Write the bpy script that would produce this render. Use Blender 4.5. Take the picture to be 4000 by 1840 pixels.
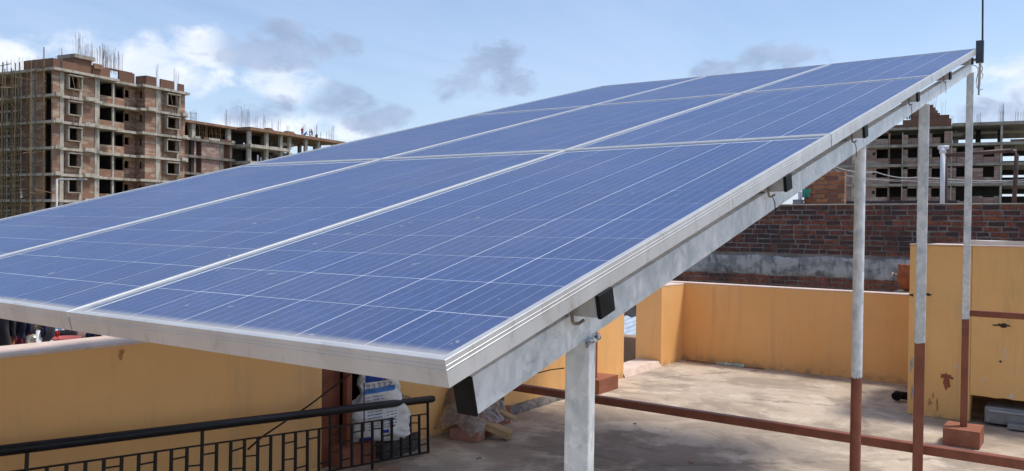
import bpy, bmesh, math, random
from mathutils import Vector, Matrix, noise
R = math.radians
random.seed(7)
for o in list(bpy.data.objects): bpy.data.objects.remove(o)
SC = bpy.context.scene
COL = SC.collection

# ------------------------------------------------------------------ camera
CAM = Vector((0.70, -0.833, 1.49)); FOC = 3223.0
FW = Vector((-0.57985, 0.81463, -0.01239)); RT = Vector((0.81454, 0.57998, 0.01256)); UP = Vector((-0.01742, 0.00281, 0.99984))
cd = bpy.data.cameras.new('Camera'); cd.sensor_fit = 'HORIZONTAL'; cd.sensor_width = 36; cd.lens = FOC / 4000 * 36
cd.clip_start = 0.05; cd.clip_end = 6000
cam = bpy.data.objects.new('Camera', cd); COL.objects.link(cam); SC.camera = cam
cam.matrix_world = Matrix(((RT.x, UP.x, -FW.x, CAM.x), (RT.y, UP.y, -FW.y, CAM.y), (RT.z, UP.z, -FW.z, CAM.z), (0, 0, 0, 1)))
def ray(px, py): return FW + RT * ((px - 2000) / FOC) - UP * ((py - 920) / FOC)
def atX(px, py, x): d = ray(px, py); return CAM + d * ((x - CAM.x) / d.x)
def atY(px, py, y): d = ray(px, py); return CAM + d * ((y - CAM.y) / d.y)
def atZ(px, py, z): d = ray(px, py); return CAM + d * ((z - CAM.z) / d.z)
def atD(px, py, D): return CAM + ray(px, py) * D

# ------------------------------------------------------------------ exposure, sun, sky
SC.view_settings.view_transform = 'Standard'; SC.view_settings.look = 'None'
SC.view_settings.gamma = 1; SC.view_settings.use_curve_mapping = False
SC.view_settings.exposure = 0.56
SUN = Vector((0.36, 0.30, 1.0)).normalized()
sl = bpy.data.lights.new('sun', 'SUN'); sl.energy = 2.35; sl.angle = R(11); sl.color = (1.0, 0.945, 0.86)
so = bpy.data.objects.new('sun', sl); COL.objects.link(so); so.location = (20, 15, 45)
so.rotation_euler = SUN.to_track_quat('Z', 'Y').to_euler()

class NT:
    def __init__(s, tree): s.t = tree; s.n = tree.nodes; s.l = tree.links
    def node(s, typ, **kw):
        n = s.n.new(typ)
        for k, v in kw.items(): setattr(n, k, v)
        return n
    def put(s, inp, v):
        if v is None: return
        if hasattr(v, 'links') or isinstance(v, bpy.types.NodeSocket): s.l.new(v, inp)
        else:
            try: inp.default_value = v
            except Exception: inp.default_value = (v[0], v[1], v[2], 1) if len(v) == 3 else v[:3]
    def m(s, op, a, b=None, c=None, clamp=False):
        n = s.node('ShaderNodeMath', operation=op, use_clamp=clamp); s.put(n.inputs[0], a); s.put(n.inputs[1], b)
        if c is not None: s.put(n.inputs[2], c)
        return n.outputs[0]
    def mix(s, f, a, b, mode='MIX'):
        n = s.node('ShaderNodeMix', data_type='RGBA', blend_type=mode); s.put(n.inputs[0], f)
        s.put(n.inputs[6], tuple(a) + (1,) if isinstance(a, tuple) and len(a) == 3 else a)
        s.put(n.inputs[7], tuple(b) + (1,) if isinstance(b, tuple) and len(b) == 3 else b); return n.outputs[2]
    def noise(s, vec, scale, detail=4, rough=0.55, dist=0.0):
        n = s.node('ShaderNodeTexNoise'); s.put(n.inputs['Vector'], vec); n.inputs['Scale'].default_value = scale
        n.inputs['Detail'].default_value = detail; n.inputs['Roughness'].default_value = rough; n.inputs['Distortion'].default_value = dist
        return n.outputs['Fac']
    def vor(s, vec, scale, out='Color', feature='F1'):
        n = s.node('ShaderNodeTexVoronoi', feature=feature); s.put(n.inputs['Vector'], vec); n.inputs['Scale'].default_value = scale
        return n.outputs[out]
    def ramp(s, f, lo, hi):
        n = s.node('ShaderNodeMapRange'); n.interpolation_type = 'SMOOTHSTEP'; s.put(n.inputs[0], f)
        n.inputs[1].default_value = lo; n.inputs[2].default_value = hi; return n.outputs[0]
    def map(s, vec, scale=(1, 1, 1), loc=(0, 0, 0), rot=(0, 0, 0)):
        n = s.node('ShaderNodeMapping'); s.put(n.inputs[0], vec); n.inputs['Scale'].default_value = scale
        n.inputs['Location'].default_value = loc; n.inputs['Rotation'].default_value = rot; return n.outputs[0]
    def xyz(s, vec):
        n = s.node('ShaderNodeSeparateXYZ'); s.put(n.inputs[0], vec); return n.outputs
    def comb(s, x, y, z):
        n = s.node('ShaderNodeCombineXYZ'); s.put(n.inputs[0], x); s.put(n.inputs[1], y); s.put(n.inputs[2], z); return n.outputs[0]

W = bpy.data.worlds.new('World'); SC.world = W; W.use_nodes = True
W.node_tree.nodes.clear(); w = NT(W.node_tree)
sky = w.node('ShaderNodeTexSky', sky_type='NISHITA', sun_disc=False)
sky.sun_elevation = math.asin(SUN.z); sky.sun_rotation = math.atan2(SUN.x, SUN.y)
sky.altitude = 200; sky.air_density = 1.0; sky.dust_density = 1.2; sky.ozone_density = 2.2
SKYS = 0.115
d = w.node('ShaderNodeTexCoord').outputs['Generated']
dx, dy, dz = w.xyz(d)
az = w.m('ARCTAN2', dx, dy); el = w.m('ARCSINE', dz)
zc = w.m('MAXIMUM', dz, 0.0)
den = w.m('ADD', zc, 0.10)
pl = w.comb(w.m('DIVIDE', dx, den), w.m('DIVIDE', dy, den), 0.0)
# high thin veil, everywhere
veil = w.ramp(w.noise(w.map(pl, (0.9, 0.35, 1)), 1.0, 6, 0.62, 0.6), 0.38, 0.80)
ang = w.comb(w.m('MULTIPLY', az, 1.0), w.m('MULTIPLY', el, 1.55), 0.37)
edge = w.noise(ang, 16.0, 8, 0.60, 0.25)
edge2 = w.noise(ang, 42.0, 5, 0.60, 0.0)
# whitening towards the horizon (damp air)
hz = w.m('POWER', w.m('SUBTRACT', 1.0, zc, clamp=True), 9.0)
base = w.mix(w.m('MULTIPLY', hz, 0.75), sky.outputs[0], (4.1, 4.75, 6.4))
base = w.mix(w.m('MULTIPLY', veil, 0.38), base, (4.3, 4.95, 6.6))
def azel(px, py):
    v = ray(px, py).normalized(); return math.atan2(v.x, v.y), math.asin(v.z)
BLOBS = [  # px, py, half-width px, half-height px, kind (0 white lit, 1 grey)
    (1060, 200, 270, 75, 1), (1270, 185, 130, 60, 1), (1110, 125, 110, 50, 1), (790, 190, 95, 110, 0), (740, 300, 150, 70, 0),
    (1110, 330, 140, 75, 0), (1000, 430, 150, 55, 1), (1340, 410, 140, 90, 1), (1480, 470, 160, 55, 1), (1940, 265, 130, 105, 1),
    (1880, 345, 190, 50, 1), (430, 240, 260, 90, 0), (3990, 360, 170, 130, 0), (3940, 420, 160, 80, 1), (3040, 230, 160, 60, 1),
    (2780, 270, 90, 50, 1), (60, 240, 150, 60, 0), (1180, 500, 300, 60, 0), (1760, 370, 50, 40, 1)]
whi = gry = None
for (bx_, by_, hw, hh, kd) in BLOBS:
    a0, e0 = azel(bx_, by_)
    aa = w.m('DIVIDE', w.m('SUBTRACT', az, a0), hw / FOC); ee = w.m('DIVIDE', w.m('SUBTRACT', el, e0), hh / FOC)
    q = w.m('SUBTRACT', 1.0, w.m('ADD', w.m('MULTIPLY', aa, aa), w.m('MULTIPLY', ee, ee)))
    q = w.m('MAXIMUM', q, -1.5)
    if kd == 0: whi = q if whi is None else w.m('MAXIMUM', whi, q)
    else: gry = q if gry is None else w.m('MAXIMUM', gry, q)
# more of the same clouds round the rest of the sky
rest = w.ramp(w.noise(w.map(ang, (1, 1, 1), (5.3, 2.1, 0)), 4.2, 3, 0.5), 0.55, 0.72)
away = w.m('SUBTRACT', 1.0, w.m('MULTIPLY', w.ramp(az, -1.22, -1.12), w.m('SUBTRACT', 1.0, w.ramp(az, -0.05, 0.05))))
away = w.m('MULTIPLY', away, w.m('SUBTRACT', 1.0, w.ramp(el, 0.5, 0.8)))
rest = w.m('MULTIPLY', rest, away)
def cover(q, lo, hi, k=1.0):
    f = w.m('ADD', w.m('MULTIPLY', q, 0.55), w.m('MULTIPLY', w.m('SUBTRACT', edge, 0.5), 3.0))
    f = w.m('ADD', f, w.m('MULTIPLY', w.m('SUBTRACT', edge2, 0.5), 0.7))
    return w.m('MULTIPLY', w.ramp(f, lo, hi), k)
gc = cover(gry, -0.10, 0.60, 0.80); wc = cover(whi, -0.30, 0.85, 0.88)
shade = w.ramp(w.noise(ang, 11.0, 5, 0.6), 0.35, 0.65)
wcol = w.mix(shade, (5.2, 5.6, 6.6), (6.6, 6.7, 7.0)); gcol = w.mix(shade, (2.0, 2.6, 3.8), (2.7, 3.3, 4.6))
c1 = w.mix(rest, base, w.mix(shade, (3.0, 3.5, 5.0), (6.6, 6.8, 7.2)))
c2 = w.mix(wc, c1, wcol); c3 = w.mix(gc, c2, gcol)
bg = w.node('ShaderNodeBackground'); w.put(bg.inputs[0], c3); bg.inputs[1].default_value = SKYS
wo = w.node('ShaderNodeOutputWorld'); w.l.new(bg.outputs[0], wo.inputs[0])

# ------------------------------------------------------------------ materials
M = {}
def newmat(name):
    m = bpy.data.materials.new(name); m.use_nodes = True; m.node_tree.nodes.clear(); M[name] = m
    t = NT(m.node_tree); p = t.node('ShaderNodeBsdfPrincipled'); o = t.node('ShaderNodeOutputMaterial'); t.l.new(p.outputs[0], o.inputs[0])
    return m, t, p, o
def coords(t, kind):
    if kind == 'World': return t.node('ShaderNodeNewGeometry').outputs['Position']
    return t.node('ShaderNodeTexCoord').outputs[kind]
def bump(t, p, h, dist, strength=0.6):
    b = t.node('ShaderNodeBump'); b.inputs['Strength'].default_value = strength; b.inputs['Distance'].default_value = dist
    t.put(b.inputs['Height'], h); t.l.new(b.outputs[0], p.inputs['Normal'])
def mat(name, a, b, scale=6, rough=0.7, metal=0.0, detail=5, co='Object', bmp=None, lo=0.35, hi=0.65, stain=None, spec=0.5, rnd=0.0):
    """two-tone mottled surface; stain = (colour, scale, lo, hi, amount, stretch)"""
    m, t, p, o = newmat(name); v = coords(t, co)
    c = t.mix(t.ramp(t.noise(v, scale, detail, 0.6), lo, hi), a, b)
    if stain:
        for (sc, ss, sl_, sh, am, st) in (stain if isinstance(stain, list) else [stain]):
            f = t.m('MULTIPLY', t.ramp(t.noise(t.map(v, st), ss, 6, 0.62, 0.3), sl_, sh), am); c = t.mix(f, c, sc)
    if rnd:
        r_ = t.node('ShaderNodeObjectInfo').outputs['Random']
        hs = t.node('ShaderNodeHueSaturation'); t.put(hs.inputs['Color'], c)
        t.put(hs.inputs['Value'], t.m('ADD', 1 - rnd, t.m('MULTIPLY', r_, 2 * rnd))); c = hs.outputs[0]
    t.put(p.inputs['Base Color'], c); p.inputs['Roughness'].default_value = rough; p.inputs['Metallic'].default_value = metal
    p.inputs['Specular IOR Level'].default_value = spec
    if bmp: bump(t, p, t.noise(v, bmp[0], 4, 0.6), bmp[1])
    return m

# ---- mesh builder
class MB:
    def __init__(s): s.v = []; s.f = []
    def add(s, vs, fs):
        n = len(s.v); s.v += [tuple(q) for q in vs]; s.f += [tuple(n + i for i in f) for f in fs]; return s
    def box(s, x0, x1, y0, y1, z0, z1, T=None):
        vs = [Vector((x, y, z)) for z in (z0, z1) for y in (y0, y1) for x in (x0, x1)]
        if T is not None: vs = [T @ q for q in vs]
        return s.add(vs, [(0, 2, 3, 1), (4, 5, 7, 6), (0, 1, 5, 4), (2, 6, 7, 3), (0, 4, 6, 2), (1, 3, 7, 5)])
    def tube(s, pts, r, n=8, cap=True):
        pts = [Vector(q) for q in pts]; rs = r if isinstance(r, (list, tuple)) else [r] * len(pts)
        rings = []; ref = None
        for i, q in enumerate(pts):
            t = (pts[min(i + 1, len(pts) - 1)] - pts[max(i - 1, 0)]).normalized()
            if ref is None: ref = Vector((0, 0, 1)) if abs(t.z) < 0.9 else Vector((1, 0, 0))
            a = t.cross(ref).normalized(); b = t.cross(a).normalized(); ref = a.cross(t) * -1 if False else ref
            rings.append([q + (a * math.cos(2 * math.pi * k / n) + b * math.sin(2 * math.pi * k / n)) * rs[i] for k in range(n)])
        vs = [q for g in rings for q in g]; fs = []
        for i in range(len(pts) - 1):
            for k in range(n):
                k2 = (k + 1) % n; fs.append((i * n + k, i * n + k2, (i + 1) * n + k2, (i + 1) * n + k))
        if cap: fs += [tuple(range(n)), tuple(reversed(range((len(pts) - 1) * n, len(pts) * n)))]
        return s.add(vs, fs)
    def bar(s, a, b, wdt, hgt, up=Vector((0, 0, 1))):
        a = Vector(a); b = Vector(b); t = (b - a).normalized(); sd = t.cross(up)
        if sd.length < 1e-4: sd = t.cross(Vector((0, 1, 0)))
        sd.normalize(); u2 = sd.cross(t)
        vs = [q + sd * (i * wdt / 2) + u2 * (j * hgt / 2) for q in (a, b) for j in (-1, 1) for i in (-1, 1)]
        return s.add(vs, [(0, 2, 3, 1), (4, 5, 7, 6), (0, 1, 5, 4), (2, 6, 7, 3), (0, 4, 6, 2), (1, 3, 7, 5)])
    def lathe(s, prof, n=20, T=None):
        vs = []; fs = []
        for (r, z) in prof:
            for k in range(n):
                q = Vector((r * math.cos(2 * math.pi * k / n), r * math.sin(2 * math.pi * k / n), z)); vs.append(T @ q if T is not None else q)
        for i in range(len(prof) - 1):
            for k in range(n): fs.append((i * n + k, i * n + (k + 1) % n, (i + 1) * n + (k + 1) % n, (i + 1) * n + k))
        return s.add(vs, fs)
    def grid(s, fn, nu, nv):
        vs = [fn(i / nu, j / nv) for j in range(nv + 1) for i in range(nu + 1)]
        fs = [(j * (nu + 1) + i, j * (nu + 1) + i + 1, (j + 1) * (nu + 1) + i + 1, (j + 1) * (nu + 1) + i) for j in range(nv) for i in range(nu)]
        return s.add(vs, fs)
    def mesh(s, name, material=None, smooth=False, bevel=0.0, seg=1):
        me = bpy.data.meshes.new(name); me.from_pydata(s.v, [], s.f)
        bm = bmesh.new(); bm.from_mesh(me)
        if bevel:
            bmesh.ops.bevel(bm, geom=[e for e in bm.edges if len(e.link_faces) == 2 and e.calc_face_angle(0) > 0.5], offset=bevel, segments=seg, affect='EDGES', profile=0.7)
        bmesh.ops.recalc_face_normals(bm, faces=bm.faces); bm.to_mesh(me); bm.free()
        if material: me.materials.append(M[material] if isinstance(material, str) else material)
        if smooth:
            for p in me.polygons: p.use_smooth = True
        return me
    def build(s, name, material, parent=None, smooth=False, bevel=0.0, seg=1):
        return link(name, s.mesh(name, material, smooth, bevel, seg), parent)
def link(name, data, parent=None, mw=None):
    o = bpy.data.objects.new(name, data); COL.objects.link(o)
    if parent is not None: o.parent = parent
    if mw is not None: o.matrix_local = mw
    return o
def tag(o, label=None, cat=None, group=None, kind=None):
    if label: o['label'] = label
    if cat: o['category'] = cat
    if group: o['group'] = group
    if kind: o['kind'] = kind
    return o
def thing(name, label, cat, loc=(0, 0, 0), group=None, mw=None):
    o = bpy.data.objects.new(name, None); COL.objects.link(o); o.empty_display_size = 0.1
    if mw is not None: o.matrix_world = mw
    else: o.location = loc
    return tag(o, label, cat, group)
def copy_tree(o, parent=None):
    c = o.copy(); COL.objects.link(c); c.parent = parent
    for ch in list(o.children): copy_tree(ch, c)
    return c
def frame_of(X, Y, Z, P): return Matrix(((X.x, Y.x, Z.x, P.x), (X.y, Y.y, Z.y, P.y), (X.z, Y.z, Z.z, P.z), (0, 0, 0, 1)))

# yellow emulsion paint on plaster
def paint(name, a, b, streak=(0.50, 0.32, 0.18), am=0.55):
    m, t, p, o = newmat(name); v = coords(t, 'World')
    c = t.mix(t.ramp(t.noise(v, 1.3, 5, 0.6), 0.3, 0.7), a, b)
    c = t.mix(t.m('MULTIPLY', t.ramp(t.noise(t.map(v, (7, 7, 0.7)), 1.0, 5, 0.68), 0.50, 0.80), am), c, streak)
    c = t.mix(t.m('MULTIPLY', t.ramp(t.noise(v, 0.8, 7, 0.7, 0.8), 0.48, 0.72), 0.22), c, (0.60, 0.40, 0.24))
    c = t.mix(t.m('MULTIPLY', t.ramp(t.noise(v, 38, 2, 0.5), 0.70, 0.78), 0.25), c, (0.42, 0.27, 0.14))
    z = t.xyz(v)[2]
    low = t.m('MULTIPLY', t.m('SUBTRACT', 1.0, t.ramp(z, 0.0, 0.10)), t.ramp(t.noise(v, 9, 5, 0.7), 0.42, 0.62))
    c = t.mix(t.m('MULTIPLY', low, 0.6), c, (0.30, 0.22, 0.15))
    t.put(p.inputs['Base Color'], c); p.inputs['Roughness'].default_value = 0.75
    h = t.m('ADD', t.noise(v, 55, 3, 0.6), t.m('MULTIPLY', t.noise(v, 7, 3, 0.5), 1.5)); bump(t, p, h, 0.004, 0.5)
    return m
paint('yellow_paint', (0.84, 0.45, 0.155), (0.90, 0.50, 0.185))
paint('yellow_old', (0.82, 0.47, 0.165), (0.90, 0.525, 0.20), (0.42, 0.27, 0.14), 0.55)
mat('coping', (0.62, 0.47, 0.39), (0.72, 0.57, 0.48), 7, 0.85, co='World', bmp=(40, 0.004), stain=((0.35, 0.27, 0.22), 3, 0.55, 0.75, 0.4, (1, 1, 1)))
mat('brown_plaster', (0.30, 0.19, 0.11), (0.36, 0.23, 0.14), 3, 0.85, co='World', bmp=(40, 0.004))
mat('white_plaster', (0.66, 0.63, 0.68), (0.74, 0.72, 0.76), 3, 0.85, co='World', stain=((0.45, 0.42, 0.44), 2, 0.5, 0.8, 0.4, (3, 3, 0.6)))
# roof screed
m, t, p, o = newmat('screed'); v = coords(t, 'World')
c = t.mix(t.ramp(t.noise(v, 1.1, 7, 0.62, 0.5), 0.35, 0.68), (0.53, 0.435, 0.335), (0.42, 0.34, 0.26))
c = t.mix(t.m('MULTIPLY', t.ramp(t.noise(v, 3.1, 9, 0.72, 0.3), 0.52, 0.60), 0.55), c, (0.64, 0.555, 0.45))
c = t.mix(t.m('MULTIPLY', t.ramp(t.noise(t.map(v, (1.0, 1.5, 1), (7.7, 2.4, 0)), 1.25, 7, 0.64, 0.5), 0.47, 0.60), 0.66), c, (0.24, 0.185, 0.14))
c = t.mix(t.m('MULTIPLY', t.ramp(t.noise(v, 2.1, 10, 0.74, 0.3), 0.53, 0.60), 0.55), c, (0.27, 0.225, 0.185))
c = t.mix(t.m('MULTIPLY', t.ramp(t.noise(v, 14, 8, 0.75, 0.2), 0.54, 0.64), 0.40), c, (0.30, 0.25, 0.20))
ck = t.vor(t.map(v, (1, 1, 0), (0.3, 0.7, 0)), 0.55, 'Distance', 'DISTANCE_TO_EDGE'); ck = t.m('SUBTRACT', 1.0, t.ramp(t.m('ADD', ck, t.m('MULTIPLY', t.m('SUBTRACT', t.noise(v, 6, 5, 0.7), 0.5), 0.10)), 0.0, 0.012))
c = t.mix(t.m('MULTIPLY', t.m('MULTIPLY', ck, t.ramp(t.noise(v, 0.9), 0.45, 0.55)), 0.55), c, (0.14, 0.11, 0.09))
c = t.mix(t.m('MULTIPLY', t.ramp(t.noise(v, 70, 3, 0.6), 0.62, 0.75), 0.35), c, (0.20, 0.16, 0.12))
# dark patch by the tie rail: damp stain plus painted panel shadow
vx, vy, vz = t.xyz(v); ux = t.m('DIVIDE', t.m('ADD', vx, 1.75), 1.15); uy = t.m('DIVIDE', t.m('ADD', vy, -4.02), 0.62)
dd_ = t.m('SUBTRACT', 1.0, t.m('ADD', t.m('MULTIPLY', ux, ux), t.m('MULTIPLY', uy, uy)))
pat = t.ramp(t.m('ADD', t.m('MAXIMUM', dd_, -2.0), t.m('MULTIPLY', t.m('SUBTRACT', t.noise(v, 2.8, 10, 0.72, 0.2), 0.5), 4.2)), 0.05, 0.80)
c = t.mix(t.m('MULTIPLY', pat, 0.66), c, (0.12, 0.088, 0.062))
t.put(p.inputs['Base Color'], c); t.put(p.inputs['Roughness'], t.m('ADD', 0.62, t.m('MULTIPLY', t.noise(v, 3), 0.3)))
bump(t, p, t.m('ADD', t.noise(v, 45, 4, 0.65), t.m('MULTIPLY', t.noise(v, 5, 4, 0.6), 2.0)), 0.006, 0.55)
mat('ground', (0.22, 0.18, 0.13), (0.12, 0.15, 0.07), 0.05, 0.95, co='World')
# hot-dip galvanised steel with spangle
def galv(name, a, b, dk, rough):
    m, t, p, o = newmat(name); v = coords(t, 'Object')
    s1 = t.xyz(t.vor(t.map(v, (1, 1, 0.55)), 62))[0]
    c = t.mix(t.m('ADD', t.m('MULTIPLY', s1, 0.45), t.m('MULTIPLY', t.ramp(t.noise(v, 11, 5, 0.65, 0.6), 0.35, 0.65), 0.55)), a, b)
    c = t.mix(t.m('MULTIPLY', t.ramp(t.noise(v, 26, 6, 0.72, 1.2), 0.56, 0.72), 0.5), c, dk)
    t.put(p.inputs['Base Color'], c); p.inputs['Metallic'].default_value = 0.2
    t.put(p.inputs['Roughness'], t.m('ADD', rough, t.m('MULTIPLY', s1, 0.18))); bump(t, p, t.noise(v, 60, 4, 0.6), 0.0012, 0.4)
galv('galvanised', (0.48, 0.525, 0.54), (0.85, 0.855, 0.85), (0.25, 0.29, 0.30), 0.42)
galv('galvanised_dull', (0.33, 0.35, 0.36), (0.46, 0.475, 0.48), (0.22, 0.23, 0.235), 0.5)
mat('weld', (0.22, 0.22, 0.22), (0.70, 0.70, 0.70), 60, 0.35, 0.6, bmp=(80, 0.004), lo=0.45, hi=0.55)
m, t, p, o = newmat('aluminium'); v = coords(t, 'Object')
c = t.mix(t.ramp(t.noise(t.map(v, (3, 3, 1)), 3, 5, 0.6), 0.3, 0.7), (0.50, 0.50, 0.495), (0.58, 0.58, 0.575))
c = t.mix(t.m('MULTIPLY', t.ramp(t.noise(t.map(v, (22, 22, 9)), 1.3, 6, 0.72, 0.3), 0.54, 0.72), 0.5), c, (0.30, 0.25, 0.20))
t.put(p.inputs['Base Color'], c); p.inputs['Metallic'].default_value = 0.35; p.inputs['Roughness'].default_value = 0.45
mat('cap_black', (0.006, 0.006, 0.007), (0.011, 0.011, 0.012), 30, 0.6, bmp=(90, 0.001), spec=0.15)
mat('rust_paint', (0.20, 0.058, 0.028), (0.26, 0.078, 0.038), 9, 0.55, bmp=(60, 0.002), stain=((0.13, 0.045, 0.025), 14, 0.55, 0.75, 0.5, (1, 1, 0.5)))
mat('rust_block', (0.25, 0.085, 0.045), (0.31, 0.115, 0.065), 12, 0.8, bmp=(45, 0.006), stain=((0.38, 0.26, 0.19), 9, 0.58, 0.78, 0.5, (1, 1, 1)))
mat('black_paint', (0.006, 0.006, 0.007), (0.012, 0.012, 0.015), 18, 0.40, spec=0.3, bmp=(50, 0.002), stain=((0.07, 0.035, 0.02), 13, 0.62, 0.72, 0.7, (1, 1, 1)))
mat('iron_dark', (0.016, 0.011, 0.009), (0.035, 0.02, 0.014), 20, 0.65, spec=0.2, bmp=(60, 0.002))
mat('u_bolt_steel', (0.16, 0.13, 0.11), (0.26, 0.22, 0.19), 40, 0.45, 0.6)
mat('lip_dust', (0.72, 0.64, 0.55), (0.80, 0.75, 0.68), 20, 0.8)
# backsheet, cells, glass
mat('backsheet', (0.78, 0.80, 0.82), (0.82, 0.84, 0.86), 4, 0.7)
m, t, p, o = newmat('silicon_cell'); v = coords(t, 'Object'); rn = t.node('ShaderNodeObjectInfo').outputs['Random']
vv = t.node('ShaderNodeVectorMath', operation='ADD'); t.l.new(v, vv.inputs[0]); t.l.new(t.comb(rn, rn, t.m('MULTIPLY', rn, 9.0)), vv.inputs[1])
vv = vv.outputs[0]
g1 = t.xyz(t.vor(t.map(vv, (1, 1.6, 1), rot=(0, 0, 0.5)), 130))[0]; g2 = t.xyz(t.vor(vv, 60))[1]
c = t.mix(t.m('ADD', t.m('MULTIPLY', g1, 0.55), t.m('MULTIPLY', g2, 0.45)), (0.007, 0.0125, 0.060), (0.032, 0.054, 0.200))
c = t.mix(t.m('MULTIPLY', rn, 0.5), c, (0.008, 0.013, 0.065))
x = t.xyz(v)[0]
fr = t.m('ABSOLUTE', t.m('SUBTRACT', t.m('FRACT', t.m('ADD', t.m('DIVIDE', x, 0.0312), 0.5 + 2.5)), 0.5))
bus = t.m('SUBTRACT', 1.0, t.ramp(fr, 0.014, 0.026))
c = t.mix(t.m('MULTIPLY', bus, 0.55), c, (0.55, 0.58, 0.64))
t.put(p.inputs['Base Color'], c); p.inputs['Roughness'].default_value = 0.4; p.inputs['Specular IOR Level'].default_value = 0.3
m, t, p, o = newmat('dusty_glass'); m.node_tree.nodes.remove(p); v = coords(t, 'World')
gl = t.node('ShaderNodeBsdfAnisotropic') if False else t.node('ShaderNodeBsdfGlossy'); gl.inputs['Roughness'].default_value = 0.22
gl.inputs['Color'].default_value = (0.70, 0.80, 1.0, 1)
tr = t.node('ShaderNodeBsdfTransparent'); tr.inputs[0].default_value = (0.93, 0.96, 0.98, 1)
fz = t.node('ShaderNodeFresnel'); fz.inputs['IOR'].default_value = 1.30
ms = t.node('ShaderNodeMixShader'); t.put(ms.inputs[0], t.m('MULTIPLY', fz.outputs[0], 0.29)); t.l.new(tr.outputs[0], ms.inputs[1]); t.l.new(gl.outputs[0], ms.inputs[2])
df = t.node('ShaderNodeBsdfDiffuse'); df.inputs[0].default_value = (0.52, 0.50, 0.46, 1)
dust = t.m('ADD', 0.006, t.m('MULTIPLY', t.ramp(t.noise(v, 1.4, 7, 0.62, 0.6), 0.38, 0.68), 0.045))
dust = t.m('ADD', dust, t.m('MULTIPLY', t.ramp(t.noise(v, 90, 3, 0.6), 0.60, 0.72), 0.06))
spot = t.ramp(t.noise(v, 38, 2, 0.4), 0.745, 0.765); dust = t.m('ADD', dust, t.m('MULTIPLY', spot, 0.36), clamp=True)
ob = t.xyz(coords(t, 'Object')); low = t.m('SUBTRACT', 1.0, t.ramp(ob[1], -0.962, -0.935))
dust = t.m('ADD', dust, t.m('MULTIPLY', low, 0.55), clamp=True)
m2 = t.node('ShaderNodeMixShader'); t.put(m2.inputs[0], dust); t.l.new(ms.outputs[0], m2.inputs[1]); t.l.new(df.outputs[0], m2.inputs[2]); t.l.new(m2.outputs[0], o.inputs[0])
# bricks close by
def bricks(name, cols, dark, am, soot=0.85):
    m, t, p, o = newmat(name); v = coords(t, 'Object'); oi = t.node('ShaderNodeObjectInfo').outputs['Random']
    cr = t.node('ShaderNodeValToRGB'); t.put(cr.inputs[0], oi); cr.color_ramp.interpolation = 'CONSTANT'
    e = cr.color_ramp.elements; e[0].color = cols[0] + (1,); e[0].position = 0; e[1].color = cols[1] + (1,); e[1].position = 1 / len(cols)
    for i, cc in enumerate(cols[2:]): k = e.new((i + 2) / len(cols)); k.color = cc + (1,)
    wv = coords(t, 'World')
    c = t.mix(t.m('MULTIPLY', t.ramp(t.noise(wv, 22, 6, 0.68), 0.44, 0.62), am), cr.outputs[0], dark)
    c = t.mix(t.m('MULTIPLY', t.ramp(t.noise(wv, 1.5, 5, 0.65, 0.4), 0.40, 0.62), soot), c, dark)
    c = t.mix(t.m('MULTIPLY', t.ramp(t.noise(wv, 48, 4, 0.7), 0.63, 0.74), 0.5), c, (0.32, 0.25, 0.22))
    t.put(p.inputs['Base Color'], c); p.inputs['Roughness'].default_value = 0.9; bump(t, p, t.noise(wv, 60, 5, 0.7), 0.01, 0.7)
bricks('old_brick', [(0.27, 0.075, 0.04), (0.19, 0.055, 0.034), (0.32, 0.10, 0.05), (0.10, 0.045, 0.038), (0.22, 0.068, 0.042), (0.07, 0.04, 0.036), (0.27, 0.085, 0.045)], (0.045, 0.033, 0.032), 0.8)
bricks('orange_brick', [(0.42, 0.16, 0.065), (0.36, 0.12, 0.05), (0.46, 0.20, 0.085), (0.24, 0.085, 0.045)], (0.14, 0.06, 0.035), 0.5, 0.3)
bricks('pile_brick', [(0.34, 0.10, 0.07), (0.42, 0.15, 0.11), (0.40, 0.19, 0.13)], (0.24, 0.15, 0.12), 0.5, 0.3)
bricks('dark_brick', [(0.07, 0.05, 0.06), (0.10, 0.07, 0.08), (0.12, 0.06, 0.055)], (0.03, 0.025, 0.03), 0.5)
mat('mortar', (0.27, 0.235, 0.215), (0.18, 0.155, 0.145), 5, 0.95, co='World', bmp=(30, 0.012), stain=((0.07, 0.065, 0.065), 1.7, 0.45, 0.7, 0.7, (1, 1, 1)))
mat('old_render', (0.46, 0.445, 0.43), (0.24, 0.235, 0.235), 3.0, 0.95, co='World', bmp=(14, 0.02), lo=0.42, hi=0.6,
    stain=[((0.06, 0.06, 0.06), 3.2, 0.50, 0.66, 0.75, (1, 1, 1)), ((0.07, 0.07, 0.075), 6, 0.52, 0.70, 0.7, (2, 2, 0.4))])
mat('cement_cap', (0.42, 0.36, 0.30), (0.30, 0.26, 0.22), 8, 0.95, co='World', bmp=(30, 0.01))
# far buildings
mat('raw_concrete', (0.31, 0.265, 0.215), (0.40, 0.35, 0.285), 1.1, 0.95, co='World', stain=[((0.15, 0.135, 0.12), 0.9, 0.48, 0.7, 0.75, (1, 1, 0.35)), ((0.66, 0.62, 0.55), 2.5, 0.6, 0.75, 0.5, (1, 1, 1))])
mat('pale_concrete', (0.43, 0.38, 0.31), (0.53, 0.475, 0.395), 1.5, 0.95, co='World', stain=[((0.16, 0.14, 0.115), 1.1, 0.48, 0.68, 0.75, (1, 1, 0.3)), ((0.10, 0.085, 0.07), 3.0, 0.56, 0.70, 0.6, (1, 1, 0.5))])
mat('dim_concrete', (0.17, 0.145, 0.118), (0.25, 0.22, 0.185), 1.3, 0.95, co='World', stain=((0.09, 0.08, 0.07), 0.9, 0.48, 0.7, 0.75, (1, 1, 0.35)))  # darker concrete copy; puts the shade of the silhouetted frames into the colour
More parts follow.
